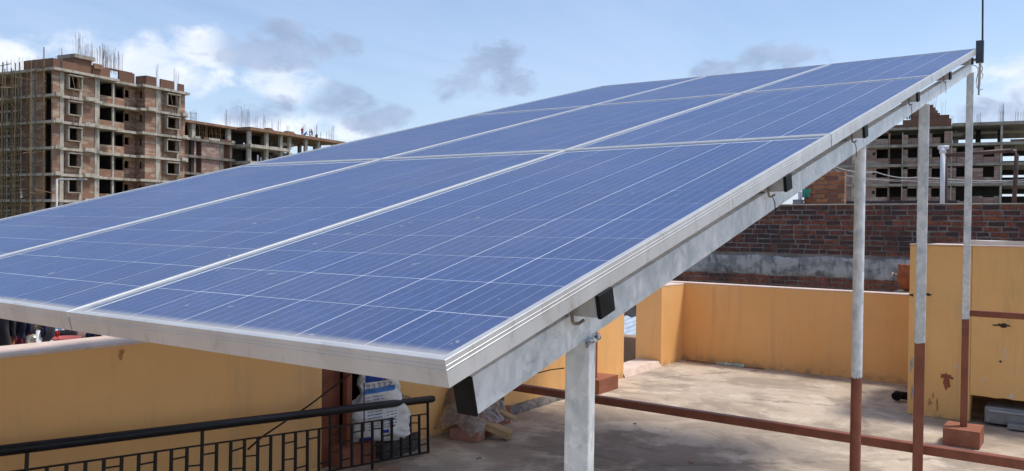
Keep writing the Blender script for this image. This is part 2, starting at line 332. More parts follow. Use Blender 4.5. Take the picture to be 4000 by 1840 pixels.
mat('dark_inside', (0.03, 0.026, 0.024), (0.05, 0.044, 0.04), 0.6, 0.95, co='World')  # near black: interior shade put into the colour of rooms and openings
def far_brick(name, a, b, smear, mort, am, lo=0.48, hi=0.62):
    m, t, p, o = newmat(name); v = coords(t, 'Object'); x, y, z = t.xyz(v)
    bt = t.node('ShaderNodeTexBrick'); t.put(bt.inputs['Vector'], t.comb(t.m('ADD', x, y), z, 0.0)); bt.inputs['Scale'].default_value = 1.0
    bt.inputs['Brick Width'].default_value = 0.24; bt.inputs['Row Height'].default_value = 0.085; bt.inputs['Mortar Size'].default_value = 0.010
    bt.inputs['Color1'].default_value = a + (1,); bt.inputs['Color2'].default_value = b + (1,); bt.inputs['Mortar'].default_value = mort + (1,)
    c = bt.outputs['Color']; wv = coords(t, 'World')
    c = t.mix(t.m('MULTIPLY', t.ramp(t.noise(t.map(wv, (0.45, 0.45, 1.7)), 1.0, 6, 0.66, 0.4), lo, hi), am), c, smear)
    c = t.mix(t.m('MULTIPLY', t.ramp(t.noise(wv, 0.6, 5, 0.65), 0.5, 0.7), 0.4), c, (0.13, 0.075, 0.05))
    ri = t.node('ShaderNodeObjectInfo').outputs['Random']; hs = t.node('ShaderNodeHueSaturation'); t.put(hs.inputs['Color'], c)
    t.put(hs.inputs['Value'], t.m('ADD', 0.8, t.m('MULTIPLY', ri, 0.4))); t.put(p.inputs['Base Color'], hs.outputs[0]); p.inputs['Roughness'].default_value = 0.95
far_brick('infill_brick', (0.30, 0.130, 0.070), (0.22, 0.09, 0.05), (0.44, 0.335, 0.245), (0.33, 0.26, 0.20), 0.85, 0.47, 0.60)
far_brick('parapet_brick', (0.23, 0.105, 0.062), (0.17, 0.075, 0.045), (0.20, 0.12, 0.085), (0.16, 0.11, 0.08), 0.5)
far_brick('pink_brick', (0.34, 0.175, 0.125), (0.26, 0.125, 0.09), (0.46, 0.375, 0.32), (0.34, 0.28, 0.26), 0.75)
mat('bamboo', (0.24, 0.15, 0.07), (0.15, 0.092, 0.045), 2, 0.8, rnd=0.3)
mat('shutter_wood', (0.30, 0.17, 0.10), (0.20, 0.11, 0.07), 1.5, 0.9, co='World')
mat('rebar', (0.20, 0.19, 0.20), (0.30, 0.29, 0.30), 2, 0.7, 0.3)
mat('tower_steel', (0.20, 0.27, 0.33), (0.25, 0.32, 0.38), 2, 0.6, 0.3)

# ================================================================== SETTING
GZ = -10.0
tag(MB().add([(-3000, -3000, GZ), (3000, -3000, GZ), (3000, 3000, GZ), (-3000, 3000, GZ)], [(0, 1, 2, 3)]).build('ground', 'ground'), kind='structure')
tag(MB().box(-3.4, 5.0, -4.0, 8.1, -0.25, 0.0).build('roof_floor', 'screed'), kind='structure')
hs_ = thing('house', 'yellow painted house whose flat roof carries the solar array', 'house', (0, 0, GZ))
MB().box(-3.38, 4.98, -3.98, 8.08, 0, -GZ - 0.254).build('wall', 'yellow_old', hs_)

# ---- left parapet (inner face at x = -3.1), with two gaps
def zl(y): return 0.912 - 0.0062 * y
def wall_run(parent, y0, y1, m='yellow_paint', th=0.30):
    n = max(2, int((y1 - y0) / 0.5)); b = MB(); c = MB()
    def sl(i): y = y0 + (y1 - y0) * i / n; return y, zl(y) + 0.004 * noise.noise((y * 1.3, 0, 3))
    for i in range(n):
        (ya, za), (yb, zb) = sl(i), sl(i + 1)
        b.add([(-3.1, ya, 0), (-3.1, yb, 0), (-3.1 - th, yb, 0), (-3.1 - th, ya, 0), (-3.1, ya, za - .012), (-3.1, yb, zb - .012), (-3.1 - th, yb, zb - .012), (-3.1 - th, ya, za - .012)],
              [(0, 1, 5, 4), (2, 3, 7, 6), (4, 5, 6, 7)] + ([(3, 0, 4, 7)] if i == 0 else []) + ([(1, 2, 6, 5)] if i == n - 1 else []))
        c.add([(-3.1 + .003, ya, za - .012), (-3.1 + .003, yb, zb - .012), (-3.1 - th - .003, yb, zb - .012), (-3.1 - th - .003, ya, za - .012), (-3.1, ya, za), (-3.1, yb, zb), (-3.1 - th, yb, zb), (-3.1 - th, ya, za)],
              [(0, 1, 5, 4), (2, 3, 7, 6), (4, 5, 6, 7)] + ([(3, 0, 4, 7)] if i == 0 else []) + ([(1, 2, 6, 5)] if i == n - 1 else []))
    b.build('wall_section', m, parent); c.build('coping', 'coping', parent)
lw = thing('parapet_wall', 'long yellow parapet wall running under the left edge of the solar panels', 'wall', (0, 0, 0))
wall_run(lw, -4.0, 2.55); wall_run(lw, 3.17, 6.43); wall_run(lw, 7.28, 7.868)
def rough_sill(name, y0, y1, h, parent):
    def fn(u_, v_): 
        y = y0 + (y1 - y0) * u_; q = v_ * 3
        prof = [(-3.085, 0.0), (-3.10, h - 0.035), (-3.12, h), (-3.36, h)]; i = min(2, int(q)); f_ = q - i
        a, b_ = prof[i], prof[i + 1]; x_ = a[0] + (b_[0] - a[0]) * f_; z_ = a[1] + (b_[1] - a[1]) * f_
        return (x_ + 0.006 * noise.noise((y * 9, z_ * 20, 1)) * (q < 2), y, z_ + 0.003 * noise.noise((y * 11, q, 5)) * (0 < q))
    return MB().grid(fn, 40, 6).build(name, 'coping', parent)
rough_sill('sill', 6.44, 7.27, 0.06, lw)
# smear stain under the coping, far left
st = MB().grid(lambda u_, v_: Vector((-3.0965, 1.285 + 0.026 * u_ * (1 - 0.6 * v_) + 0.004 * math.sin(9 * v_), 0.872 - 0.05 * v_)), 3, 4)
mat('rust_stain', (0.42, 0.19, 0.065), (0.52, 0.26, 0.10), 30, 0.8, co='World'); st.build('stain', 'rust_stain', lw)
# concrete fillet at the foot of the wall
def fil(u_, v_):
    y = 4.35 + 1.15 * u_; a = v_ * math.pi / 2
    return Vector((-3.099 + 0.075 * math.cos(a) + 0.012 * noise.noise((y * 8, v_, 0)), y, 0.055 * math.sin(a) + 0.006 * noise.noise((y * 14, v_ * 3, 2))))
mat('fillet', (0.25, 0.225, 0.20), (0.12, 0.105, 0.10), 14, 0.95, co='World', bmp=(25, 0.02)); MB().grid(fil, 50, 5).build('floor_fillet', 'fillet', lw)

# ---- rear parapet
rw = thing('parapet_wall', 'low yellow parapet wall in shade at the back of the roof', 'wall', (0, 7.868, 0))
MB().box(-3.4, -0.40, 0.0, 0.13, 0, 0.858).build('wall_section', 'yellow_paint', rw)
MB().box(-3.403, -0.40, -0.006, 0.136, 0.858, 0.874).build('coping', 'coping', rw, bevel=0.004)

# ---- yellow tank block on the right
tk = thing('tank_block', 'tall patched yellow block with a dark slot at its foot', 'block', (-0.545, 6.47, 0))
MB().box(0, 0.445, 0, 0.14, 0, 1.372).build('wall_section', 'yellow_old', tk, bevel=0.006)
sl_ = MB()   # ragged lintel edge above the slot
nn = 60
for i in range(nn):
    xa = 0.445 + 3.5 * i / nn; xb = 0.445 + 3.5 * (i + 1) / nn; za = 0.213 + 0.010 * noise.noise((xa * 17, 0, 0)); zb = 0.213 + 0.010 * noise.noise((xb * 17, 0, 0))
    sl_.add([(xa, 0, za), (xb, 0, zb), (xb, 0.14, zb), (xa, 0.14, za), (xa, 0, 1.372), (xb, 0, 1.372), (xb, 0.14, 1.372), (xa, 0.14, 1.372)], [(0, 1, 2, 3), (0, 1, 5, 4), (2, 3, 7, 6), (4, 5, 6, 7)])
sl_.build('wall_section', 'yellow_old', tk)
MB().box(-0.004, 3.95, -0.006, 0.145, 1.372, 1.381).build('coping', 'coping', tk)
MB().box(0.001, 3.94, 0.15, 1.38, 1.20, 1.37).build('roof_slab', 'coping', tk)
MB().box(0.0, 0.12, 0.15, 1.38, 0, 1.199).build('side_wall', 'yellow_old', tk); MB().box(0.13, 3.94, 1.25, 1.38, 0, 1.199).build('back_wall', 'yellow_old', tk)
def rough(name, m, parent, x0, x1, y0, y1, z0, z1, amp, n=14):
    b = MB(); b.box(x0, x1, y0, y1, z0, z1); me = b.mesh(name, m)
    bm = bmesh.new(); bm.from_mesh(me); bmesh.ops.subdivide_edges(bm, edges=bm.edges, cuts=n, use_grid_fill=True)
    for q in bm.verts: q.co += amp * noise.noise_vector(q.co * 6)
    bm.to_mesh(me); bm.free(); return link(name, me, parent)
mat('ledge_cement', (0.60, 0.57, 0.52), (0.48, 0.455, 0.42), 5, 0.95, co='World', bmp=(20, 0.01))
rough('cement_ledge', 'ledge_cement', tk, 0.36, 3.9, 0.40, 0.62, 1.372, 1.415, 0.012, 20)
# patches and marks on the block: thin real plaster losses and paint marks
def blob(name, m, parent, cx, cz, rx, rz, y, seed, n=26, rag=0.45, th=0.002):
    pts = []
    for k in range(n):
        a = 2 * math.pi * k / n; rr = 1 + rag * noise.noise((math.cos(a) * 1.6 + seed, math.sin(a) * 1.6, seed * 2.3)) + 0.5 * rag * noise.noise((math.cos(a) * 5 + seed, math.sin(a) * 5, seed))
        pts.append((cx + rx * rr * math.cos(a), cz + rz * rr * math.sin(a)))
    b = MB(); vs = [(a, y, c) for a, c in pts] + [(a, y - th, c) for a, c in pts] + [(cx, y - th, cz)]
    b.add(vs, [(k, (k + 1) % n, n + (k + 1) % n, n + k) for k in range(n)] + [(n + k, n + (k + 1) % n, 2 * n) for k in range(n)])
    return b.build(name, m, parent)
mat('red_smear', (0.24, 0.062, 0.030), (0.30, 0.085, 0.040), 20, 0.6, stain=((0.55, 0.34, 0.2), 25, 0.6, 0.7, 0.6, (1, 1, 0.3)))
mat('black_hole', (0.02, 0.018, 0.016), (0.06, 0.05, 0.042), 30, 0.95, bmp=(40, 0.01))
mat('bare_plaster', (0.34, 0.33, 0.32), (0.44, 0.42, 0.40), 25, 0.95)
mat('white_splash', (0.72, 0.66, 0.60), (0.66, 0.58, 0.50), 30, 0.9)
def wp(px, py, y=6.47): q = atY(px, py, y); return q.x + 0.545, q.z
cx, cz = wp(3699, 1470); blob('paint_smear', 'red_smear', tk, cx, cz, 0.040, 0.022, -0.001, 3.1, rag=0.9); blob('paint_smear', 'red_smear', tk, cx - .002, cz - 0.055, 0.023, 0.055, -0.002, 5.7, rag=0.4)
for (px, py, rx, rz, sd) in ((3920, 1271, 0.052, 0.013, 2.2), (3622, 1151, 0.034, 0.011, 6.1), (3560, 1152, 0.020, 0.010, 8.4), (3908, 1413, 0.008, 0.008, 4.4)):
    cx, cz = wp(px, py); blob('plaster_hole', 'black_hole', tk, cx, cz, rx, rz, -0.0005, sd, rag=1.0)
for (px, py, rx, rz, sd) in ((3554, 1420, 0.010, 0.045, 1.2), (3556, 1530, 0.007, 0.05, 9.2)):
    cx, cz = wp(px, py); blob('plaster_chip', 'bare_plaster', tk, cx + 0.012, cz, rx, rz, -0.0005, sd, rag=0.9)
for (px, py, rx, rz, sd) in ((3735, 1430, 0.006, 0.016, 1.9), (3846, 1482, 0.009, 0.014, 7.2), (3795, 1460, 0.005, 0.022, 3.3), (3950, 1548, 0.013, 0.018, 5.1), (3925, 1380, 0.004, 0.05, 4.6)):
    cx, cz = wp(px, py); blob('splash', 'white_splash', tk, cx, cz, rx, rz, -0.0005, sd, rag=0.9)
for (px, py, rx, rz, sd) in ((3632, 1570, 0.012, 0.026, 11.9), (3662, 1585, 0.010, 0.030, 12.4), (3645, 1545, 0.008, 0.016, 13.1)):
    cx, cz = wp(px, py); blob('rust_mark', 'rust_stain', tk, cx, cz, rx, rz, -0.0005, sd, rag=1.3)
# grey sheet-metal unit pushed into the slot
mat('grey_sheet', (0.22, 0.23, 0.24), (0.30, 0.31, 0.315), 9, 0.5, 0.4, stain=((0.12, 0.09, 0.07), 12, 0.55, 0.7, 0.6, (1, 1, 1)))
mu = thing('metal_unit', 'dented grey sheet metal unit pushed into the dark slot', 'metal box', (0.0, 6.44, 0.0))
q = atY(3845, 1640, 6.44); mu.location = (q.x, 6.44, 0)
MB().box(0, 1.4, 0.0, 0.3, 0.02, 0.145).build('body', 'grey_sheet', mu, bevel=0.006)
MB().tube([(0.03, -0.012, 0.118), (1.35, -0.012, 0.118)], 0.009, 8).build('handle_bar', 'galvanised_dull', mu); 
MB().box(0.16, 1.3, -0.10, -0.02, 0.012, 0.050).build('lower_tray', 'grey_sheet', mu, bevel=0.004)
for k in range(2): MB().lathe([(0.0, 0), (0.006, 0), (0.007, -0.002), (0.0, -0.006)], 8, Matrix.Translation((0.025, 0, 0.045 + 0.08 * k)) @ Matrix.Rotation(R(90), 4, 'X') @ Matrix.Scale(-1, 4, (0, 0, 1))).build('screw', 'galvanised_dull', mu)
# black drain bend beside the block
dr = MB(); p0 = atZ(3532, 1528, 0.045)
dr.tube([(p0.x + 0.06, 7.02, 0.045), (p0.x + 0.02, 6.98, 0.052), (p0.x, 6.93, 0.058), (p0.x - 0.004, 6.90, 0.05)], [0.034, 0.034, 0.040, 0.040], 14); tag(dr.build('drain_pipe', 'cap_black', smooth=False), 'short black drain pipe lying beside the foot of the yellow block', 'pipe')
# rusty broken pot behind the rear parapet
mat('clay', (0.36, 0.115, 0.04), (0.24, 0.065, 0.025), 12, 0.8, bmp=(30, 0.004), stain=((0.10, 0.03, 0.02), 5, 0.5, 0.7, 0.6, (1, 1, 1)))
pc = atY(3545, 1130, 8.22)
pb = MB().lathe([(0.03, 0), (0.075, 0.03), (0.11, 0.12), (0.105, 0.20), (0.09, 0.245), (0.098, 0.262), (0.088, 0.262), (0.082, 0.244), (0.097, 0.2), (0.10, 0.12), (0.07, 0.04), (0, 0.02)], 30)
pb.v = [(x_, y_, z_ + (0.030 * noise.noise((x_ * 22, y_ * 22, 1)) if z_ > 0.19 else 0)) for x_, y_, z_ in pb.v]
po = pb.build('clay_pot', 'clay', smooth=True); po.location = (pc.x, 8.25, pc.z - 0.02); tag(po, 'broken rust-coloured clay pot behind the corner of the rear parapet', 'pot')
pe = thing('pot_stand', 'plain cement stub that carries the broken pot', 'stub', (pc.x, 8.25, 0)); MB().box(-0.12, 0.12, -0.12, 0.12, -0.5, pc.z - 0.02).build('block', 'cement_cap', pe, bevel=0.01)
q = atY(3500, 1071, 8.2); tag(MB().tube([q + Vector((-.045, 0, -.022)), q + Vector((-.03, 0, .012)), q, q + Vector((.05, 0, -.006)), q + Vector((.07, .03, .0))], [0.006, 0.012, 0.007, 0.006, 0.005], 8).build('rag_strip', 'white_splash'), 'white rag strip tied near the broken pot', 'rag')
# pipe and fittings lying along the foot of the rear wall
mat('pvc_green', (0.30, 0.46, 0.38), (0.52, 0.62, 0.55), 18, 0.5, lo=0.45, hi=0.55); mat('pvc_rust', (0.36, 0.20, 0.09), (0.26, 0.13, 0.06), 14, 0.7)
y0 = 7.80; a = atY(2680, 1412, y0); b_ = atY(2800, 1424, y0); c_ = atY(2905, 1437, y0); e_ = atY(2985, 1444, y0)
pp = thing('water_pipe', 'old water pipe with pale green joints along the foot of the rear wall', 'pipe', (a.x, y0, 0.0))
T0 = Vector((a.x, y0, 0))
for (s_, f_, r_, mm, nm) in ((a, b_, 0.009, 'pvc_rust', 'pipe'), (b_, c_, 0.013, 'pvc_green', 'joint_pipe'), (c_, e_, 0.009, 'pvc_rust', 'pipe')):
    MB().tube([Vector((s_.x, y0, r_)) - T0, Vector((f_.x, y0, r_)) - T0], r_, 10).build(nm, mm, pp)
for k in range(5):
    xx = b_.x + (c_.x - b_.x) * (0.08 + 0.21 * k); MB().tube([Vector((xx, y0, .014)) - T0, Vector((xx + .03 + .01 * (k % 2), y0, .014)) - T0], 0.017 + 0.003 * (k % 2), 12).build('coupling', 'pvc_green', pp)

# ================================================================== SOLAR ARRAY
HZ = 1.31
PU = Vector((-0.99999, 0, -0.00407)); PV = Vector((-0.0010, 0.96923, 0.24615)); PN = PU.cross(PV) * -1
if PN.z < 0: PN = -PN
PO = Vector((0, 0, HZ)); DZ = [0.0, -0.003, 0.002, 0.011]
def pan(a, b, c): return PO + PU * a + PV * b + PN * c
PW, PH = 0.992, 1.957
def frame_mesh():
    # profile (inset from the outer edge, height): lip, outer face with two raised beads, bottom flange
    pr = [(0.012, -0.0035), (0.012, 0.0), (0.0006, 0.0), (0.0, -0.0006), (0.0, -0.0078), (-0.0007, -0.0084), (-0.0007, -0.0090), (0.0, -0.0096), (0.0, -0.0138), (-0.0007, -0.0144),
          (-0.0007, -0.0150), (0.0, -0.0156), (0.0, -0.0394), (0.0006, -0.040), (0.030, -0.040), (0.030, -0.0385), (0.002, -0.0385), (0.002, -0.0035)]
    vs = []; n = len(pr)
    for (sx, sy) in ((-1, -1), (1, -1), (1, 1), (-1, 1)):
        for (o_, h_) in pr: vs.append((sx * (PW / 2 - o_), sy * (PH / 2 - o_), h_))
    fs = []
    for k in range(4):
        k2 = (k + 1) % 4
        for i in range(n): j = (i + 1) % n; fs.append((k * n + i, k2 * n + i, k2 * n + j, k * n + j))
    return MB().add(vs, fs)
ME_F = frame_mesh().mesh('frame', 'aluminium')
ME_B = MB().box(-PW / 2 + .0125, PW / 2 - .0125, -PH / 2 + .0125, PH / 2 - .0125, -0.0085, -0.0065).mesh('backsheet', 'backsheet')
ME_G = MB().add([(sx * (PW / 2 - .0122), sy * (PH / 2 - .0122), -0.0014) for sx, sy in ((-1, -1), (1, -1), (1, 1), (-1, 1))], [(0, 1, 2, 3)]).mesh('glass', 'dusty_glass')
CP = 0.1585; CW = 0.1553 / 2
ch = 0.0008
ME_C = MB().add([(-CW + ch, -CW, 0), (CW - ch, -CW, 0), (CW, -CW + ch, 0), (CW, CW - ch, 0), (CW - ch, CW, 0), (-CW + ch, CW, 0), (-CW, CW - ch, 0), (-CW, -CW + ch, 0)] +
                [(-CW + ch, -CW, .0004), (CW - ch, -CW, .0004), (CW, -CW + ch, .0004), (CW, CW - ch, .0004), (CW - ch, CW, .0004), (-CW + ch, CW, .0004), (-CW, CW - ch, .0004), (-CW, -CW + ch, .0004)],
                [tuple(range(8, 16)), tuple(reversed(range(8)))] + [(k, (k + 1) % 8, 8 + (k + 1) % 8, 8 + k) for k in range(8)]).mesh('cell', 'silicon_cell')
rows_n = ['bottom', 'middle', 'top']; cols_n = ['right-hand', 'centre', 'left-hand']
for i in range(3):
    for j in range(3):
        c4 = lambda a, b: pan(i * 0.995 + a, j * 1.965 + b, 0) + Vector((0, 0, DZ[i] + (DZ[i + 1] - DZ[i]) * a / 0.995 + (0.0015 if j == 1 else 0) * 0))
        ctr = c4(0.4975, 0.9815); X = (c4(0, 1) - c4(0.995, 1)).normalized(); Y = (c4(0.5, 1.9) - c4(0.5, 0)).normalized(); Z = X.cross(Y).normalized()
        pn = thing('solar_panel', 'blue solar panel in the %s row, %s column of the tilted array' % (rows_n[j], cols_n[i]), 'solar panel', group='solar panels of the tilted array', mw=frame_of(X, Y, Z, ctr))
        link('frame', ME_F, pn); link('backsheet', ME_B, pn); link('glass', ME_G, pn)
        for a in range(6):
            for b in range(12): link('cell', ME_C, pn, Matrix.Translation(((a - 2.5) * CP + random.uniform(-3e-4, 3e-4), (b - 5.5) * CP + random.uniform(-3e-4, 3e-4), -0.0064)))
# a fallen leaf or two on the glass
mat('dry_leaf', (0.16, 0.08, 0.04), (0.10, 0.05, 0.03), 40, 0.8)
for (px, py, s_, lb) in ((3275, 456, 0.028, 'small dry leaf lying on the middle right panel'), (3172, 360, 0.014, 'tiny dark leaf scrap on the upper right of the middle row')):
    dd = ray(px, py); tt = ((PO - CAM).dot(PN) + 0.004) / dd.dot(PN); q = CAM + dd * tt
    lf = MB().grid(lambda u_, v_: PU * (s_ * (u_ - .5)) + PV * (s_ * 0.45 * (v_ - .5) * math.sin(math.pi * min(.98, max(.05, u_)))) + PN * (0.0015 * math.sin(3 * u_)), 6, 4).build('dry_leaf', 'dry_leaf')
    lf.location = q; tag(lf, lb, 'leaf')

# ================================================================== MOUNTING FRAME
mf = thing('mounting_frame', 'galvanised steel frame with rust-red feet carrying the solar panels', 'steel frame', (0, 0, 0))
def prism_bar(a0, a1, b0, b1, c0, c1, T=None):
    vs = [pan(a, b, c) for c in (c0, c1) for b in (b0, b1) for a in (a0, a1)]
    return MB().add(vs, [(0, 2, 3, 1), (4, 5, 7, 6), (0, 1, 5, 4), (2, 6, 7, 3), (0, 4, 6, 2), (1, 3, 7, 5)])
def rafter(a_near, a_far, wd):
    def P(a, b, c): return pan(a, b, c - 0.0026 * b)
    b0, b1 = 0.128, 5.86; vs = []
    for c in (-0.1445, -0.0825):
        for (b, a) in ((b0, a_near), (b1, a_far)):
            for k in (0, wd): vs.append(P(a + k, b, c))
    rf = MB().add(vs, [(0, 2, 3, 1), (4, 5, 7, 6), (0, 1, 5, 4), (2, 6, 7, 3), (0, 4, 6, 2), (1, 3, 7, 5)]).build('rafter', 'galvanised', mf, bevel=0.004, seg=2)
    cb = prism_bar(a_near - .0015, a_near + wd + .0015, b0 - .006, b0 - .0002, -0.1460, -0.0815).build('end_cap', 'cap_black', rf, bevel=0.0015)
    return rf
RF = rafter(0.066, 0.036, 0.036); RL = rafter(2.90, 2.90, 0.036)
PB = [0.432, 1.490, 2.43, 3.517, 4.55, 5.56]
for k, b in enumerate(PB):
    pu = prism_bar(0.004, 2.985, b - .025, b + .025, -0.0822, -0.0412).build('purlin', 'galvanised_dull', mf, bevel=0.003)
    prism_bar(-0.004, 0.0038, b - .0262, b + .0262, -0.0832, -0.0404).build('end_cap', 'cap_black', pu, bevel=0.001)
    # U-bolt holding the purlin down on the rafter
    aa = 0.066 - 0.0051 * b - 0.014
    if k < 5:
        for dbb in (-0.034,):
            pts = [pan(aa, b + dbb, -0.050), pan(aa, b + dbb, -0.088), pan(aa, b + dbb + .003, -0.093), pan(aa - .004, b + dbb + .012, -0.096), pan(aa - .008, b + dbb + .024, -0.093)]
            MB().tube(pts, 0.0031, 8).build('u_bolt', 'u_bolt_steel', pu, smooth=True)
        if k == 0: continue
        q = [pan(aa - .003, b - .012, -0.098), pan(aa - .006, b - .004, -0.118), pan(aa - .004, b - .002, -0.150 - .002 * k)]
        MB().tube(q, 0.0014, 6).build('earth_wire', 'cap_black', pu)
# posts on the near (right) side and the far (left) side
def post(x, y, ztop, zpaint, s, rot, shape, zbase):
    if shape == 'round':
        ring = [(s / 2 * math.cos(2 * math.pi * k / 20), s / 2 * math.sin(2 * math.pi * k / 20)) for k in range(20)]
    else:
        r_ = 0.004; ring = []
        for (cx_, cy_, a0) in ((1, 1, 0), (-1, 1, 90), (-1, -1, 180), (1, -1, 270)):
            for k in range(4): a = R(a0 + 30 * k); ring.append((cx_ * (s / 2 - r_) + r_ * math.cos(a), cy_ * (s / 2 - r_) + r_ * math.sin(a)))
    n = len(ring); ca, sa = math.cos(R(rot)), math.sin(R(rot)); ring = [(x + ca * q[0] - sa * q[1], y + sa * q[0] + ca * q[1]) for q in ring]
    def seg(z0, z1, slope, nm, m, par):
        vs = [(a, b, z0) for a, b in ring] + [(a, b, z1 + (0.254 * (b - y) if slope else 0)) for a, b in ring]
        return MB().add(vs, [(k, (k + 1) % n, n + (k + 1) % n, n + k) for k in range(n)] + [tuple(range(n)), tuple(reversed(range(n, 2 * n)))]).build(nm, m, par, smooth=False)
    po_ = seg(zpaint, ztop, True, 'post', 'galvanised' , mf)
    seg(zbase, zpaint - 0.0004, False, 'painted_foot', 'rust_paint', po_)
    dp_ = MB(); k = 0
    while k < n:                                   # brushed, uneven upper edge of the red paint
        a_, b_ = Vector(ring[k] + (0,)), Vector(ring[(k + 1) % n] + (0,)); c_ = Vector((x, y, 0)); h0, h1 = random.uniform(.001, .012), random.uniform(.001, .012)
        a_ = c_ + (a_ - c_) * 1.012; b_ = c_ + (b_ - c_) * 1.012; z_ = Vector((0, 0, zpaint - .004)); dp_.add([a_ + z_, b_ + z_, b_ + z_ + Vector((0, 0, h1)), a_ + z_ + Vector((0, 0, h0))], [(0, 1, 2, 3)]); k += 1
    dp_.build('paint_edge', 'rust_paint', po_)
    return po_
def rz(y, a_lat):   # underside of rafter above y
    b = (y + 0.03) / 0.969
    return pan(a_lat, b, -0.1445 - 0.0026 * b).z + (y - pan(a_lat, b, -0.1445 - 0.0026 * b).y) * 0.254
PF = post(-0.083, 0.492, rz(.492, .083), 0.42, 0.047, 16, 'square', 0.10)
# lumpy weld under the rafter
wb = MB()
for k in range(34):
    tt = k / 33; q = Vector((-0.058 + random.uniform(-.002, .002), 0.472 + 0.046 * tt, 0)); q.z = rz(q.y, .083) - 0.004 + random.uniform(-.006, .003)
    r_ = random.uniform(0.0022, 0.0045); wb.lathe([(0, -r_), (r_ * .8, -r_ * .6), (r_, 0), (r_ * .8, r_ * .6), (0, r_)], 7, Matrix.Translation(q))
wb.build('weld', 'weld', PF, smooth=True)
P2 = post(-0.072, 2.612, rz(2.612, .072), 0.904, 0.041, 0, 'round', 0.10)
P3 = post(-0.062, 3.961, rz(3.961, .062), 0.895, 0.050, 10, 'square', 0.10)
P4 = post(-0.052, 5.709, rz(5.709, .052), 0.872, 0.045, 6, 'square', 0.119)
for PP, yy, xx in ((P2, 2.612, -.072), (P3, 3.961, -.062), (P4, 5.709, -.052)):
    wb = MB()
    for k in range(16):
        a = 2 * math.pi * k / 16; q = Vector((xx + .022 * math.cos(a), yy + .022 * math.sin(a), 0)); q.z = rz(q.y, .06) - .003; r_ = random.uniform(.003, .005)
        wb.lathe([(0, -r_), (r_ * .8, -r_ * .6), (r_, 0), (r_ * .8, r_ * .6), (0, r_)], 6, Matrix.Translation(q))
    wb.build('weld', 'weld', PP, smooth=True)
LY = [0.50, 2.72, 4.09, 5.63]
for y in LY: post({2.72: -3.06, 5.63: -2.975}.get(y, -2.918), y, rz(y, 2.918) - 0.001, 0.9, 0.042, 0, 'square', 0.10)
MB().box(-2.94, 2.6, 3.985, 4.035, 0.303, 0.353).build('tie_rail', 'rust_paint', mf, bevel=0.003)
MB().box(-0.026, 2.6, 5.69, 5.73, 0.897, 0.940).build('tie_rail', 'rust_paint', mf, bevel=0.003)
def footing(x0, x1, y0, y1, h=0.12, rot=0):
    b = rough('footing', 'rust_block', mf, -(x1 - x0) / 2, (x1 - x0) / 2, -(y1 - y0) / 2, (y1 - y0) / 2, 0.0, h, 0.004, 5); b.location = ((x0 + x1) / 2, (y0 + y1) / 2, 0); b.rotation_euler.z = R(rot); return b
footing(-0.165, 0.06, 5.58, 5.84); footing(-0.18, 0.05, 3.84, 4.08); footing(-0.19, 0.04, 2.5, 2.73); footing(-0.2, 0.03, 0.38, 0.61)
footing(-3.095, -2.885, 5.56, 5.915, 0.125); footing(-3.09, -2.89, 4.03, 4.22, 0.13); footing(-3.24, -3.0, 2.63, 2.91, 0.125); footing(-3.05, -2.82, 0.4, 0.62)

# lightning rod at the top corner
lr = thing('lightning_rod', 'thin lightning rod in a dark bracket at the upper corner of the array', 'lightning rod', pan(0.02, 5.56, -0.06))
L0 = lr.location.copy()
mat('bracket_paint', (0.035, 0.045, 0.065), (0.05, 0.062, 0.085), 20, 0.45); mat('rod_steel', (0.06, 0.05, 0.05), (0.10, 0.09, 0.09), 15, 0.5, 0.5)
mat('pvc_cream', (0.52, 0.44, 0.33), (0.60, 0.54, 0.44), 12, 0.6, stain=((0.30, 0.2, 0.1), 8, 0.55, 0.7, 0.5, (1, 1, 1))); mat('green_wire', (0.02, 0.10, 0.07), (0.03, 0.13, 0.09), 12, 0.5)
yb = 5.62
def lp(px, py): return atY(px, py, yb) - L0
a, b = lp(3813, 160), lp(3842, 244)
MB().box(a.x, b.x, -0.012 + yb - L0.y, 0.02 + yb - L0.y, b.z, a.z).build('bracket', 'bracket_paint', lr, bevel=0.002)
MB().tube([lp(3838, 168), lp(3844, -900)], 0.0062, 10).build('rod', 'rod_steel', lr)
MB().tube([lp(3829, 244), lp(3824, 336)], 0.0085, 12).build('insulating_sleeve', 'pvc_cream', lr); MB().tube([lp(3824, 336), lp(3823, 371)], 0.0062, 10).build('rod_tip', 'galvanised_dull', lr)
MB().tube([lp(3795, 252), lp(3812, 258), lp(3820, 266), lp(3819, 290), lp(3813, 320), lp(3816, 340), lp(3824, 352)], 0.0024, 8).build('earth_wire', 'green_wire', lr, smooth=True)
MB().tube([lp(3836, 256), lp(3838, 270), lp(3834, 280), lp(3840, 295), lp(3836, 308), lp(3828, 300)], 0.0022, 8).build('earth_wire', 'green_wire', lr, smooth=True)
MB().tube([lp(3818, 278), lp(3838, 277)], 0.0016, 6).build('binding_wire', 'rust_paint', lr); MB().tube([lp(3822, 351), lp(3838, 350), lp(3837, 346)], 0.0022, 6).build('clamp', 'rod_steel', lr)
MB().tube([lp(3800, 236), lp(3816, 232)], 0.010, 8).build('bracket_arm', 'galvanised_dull', lr)

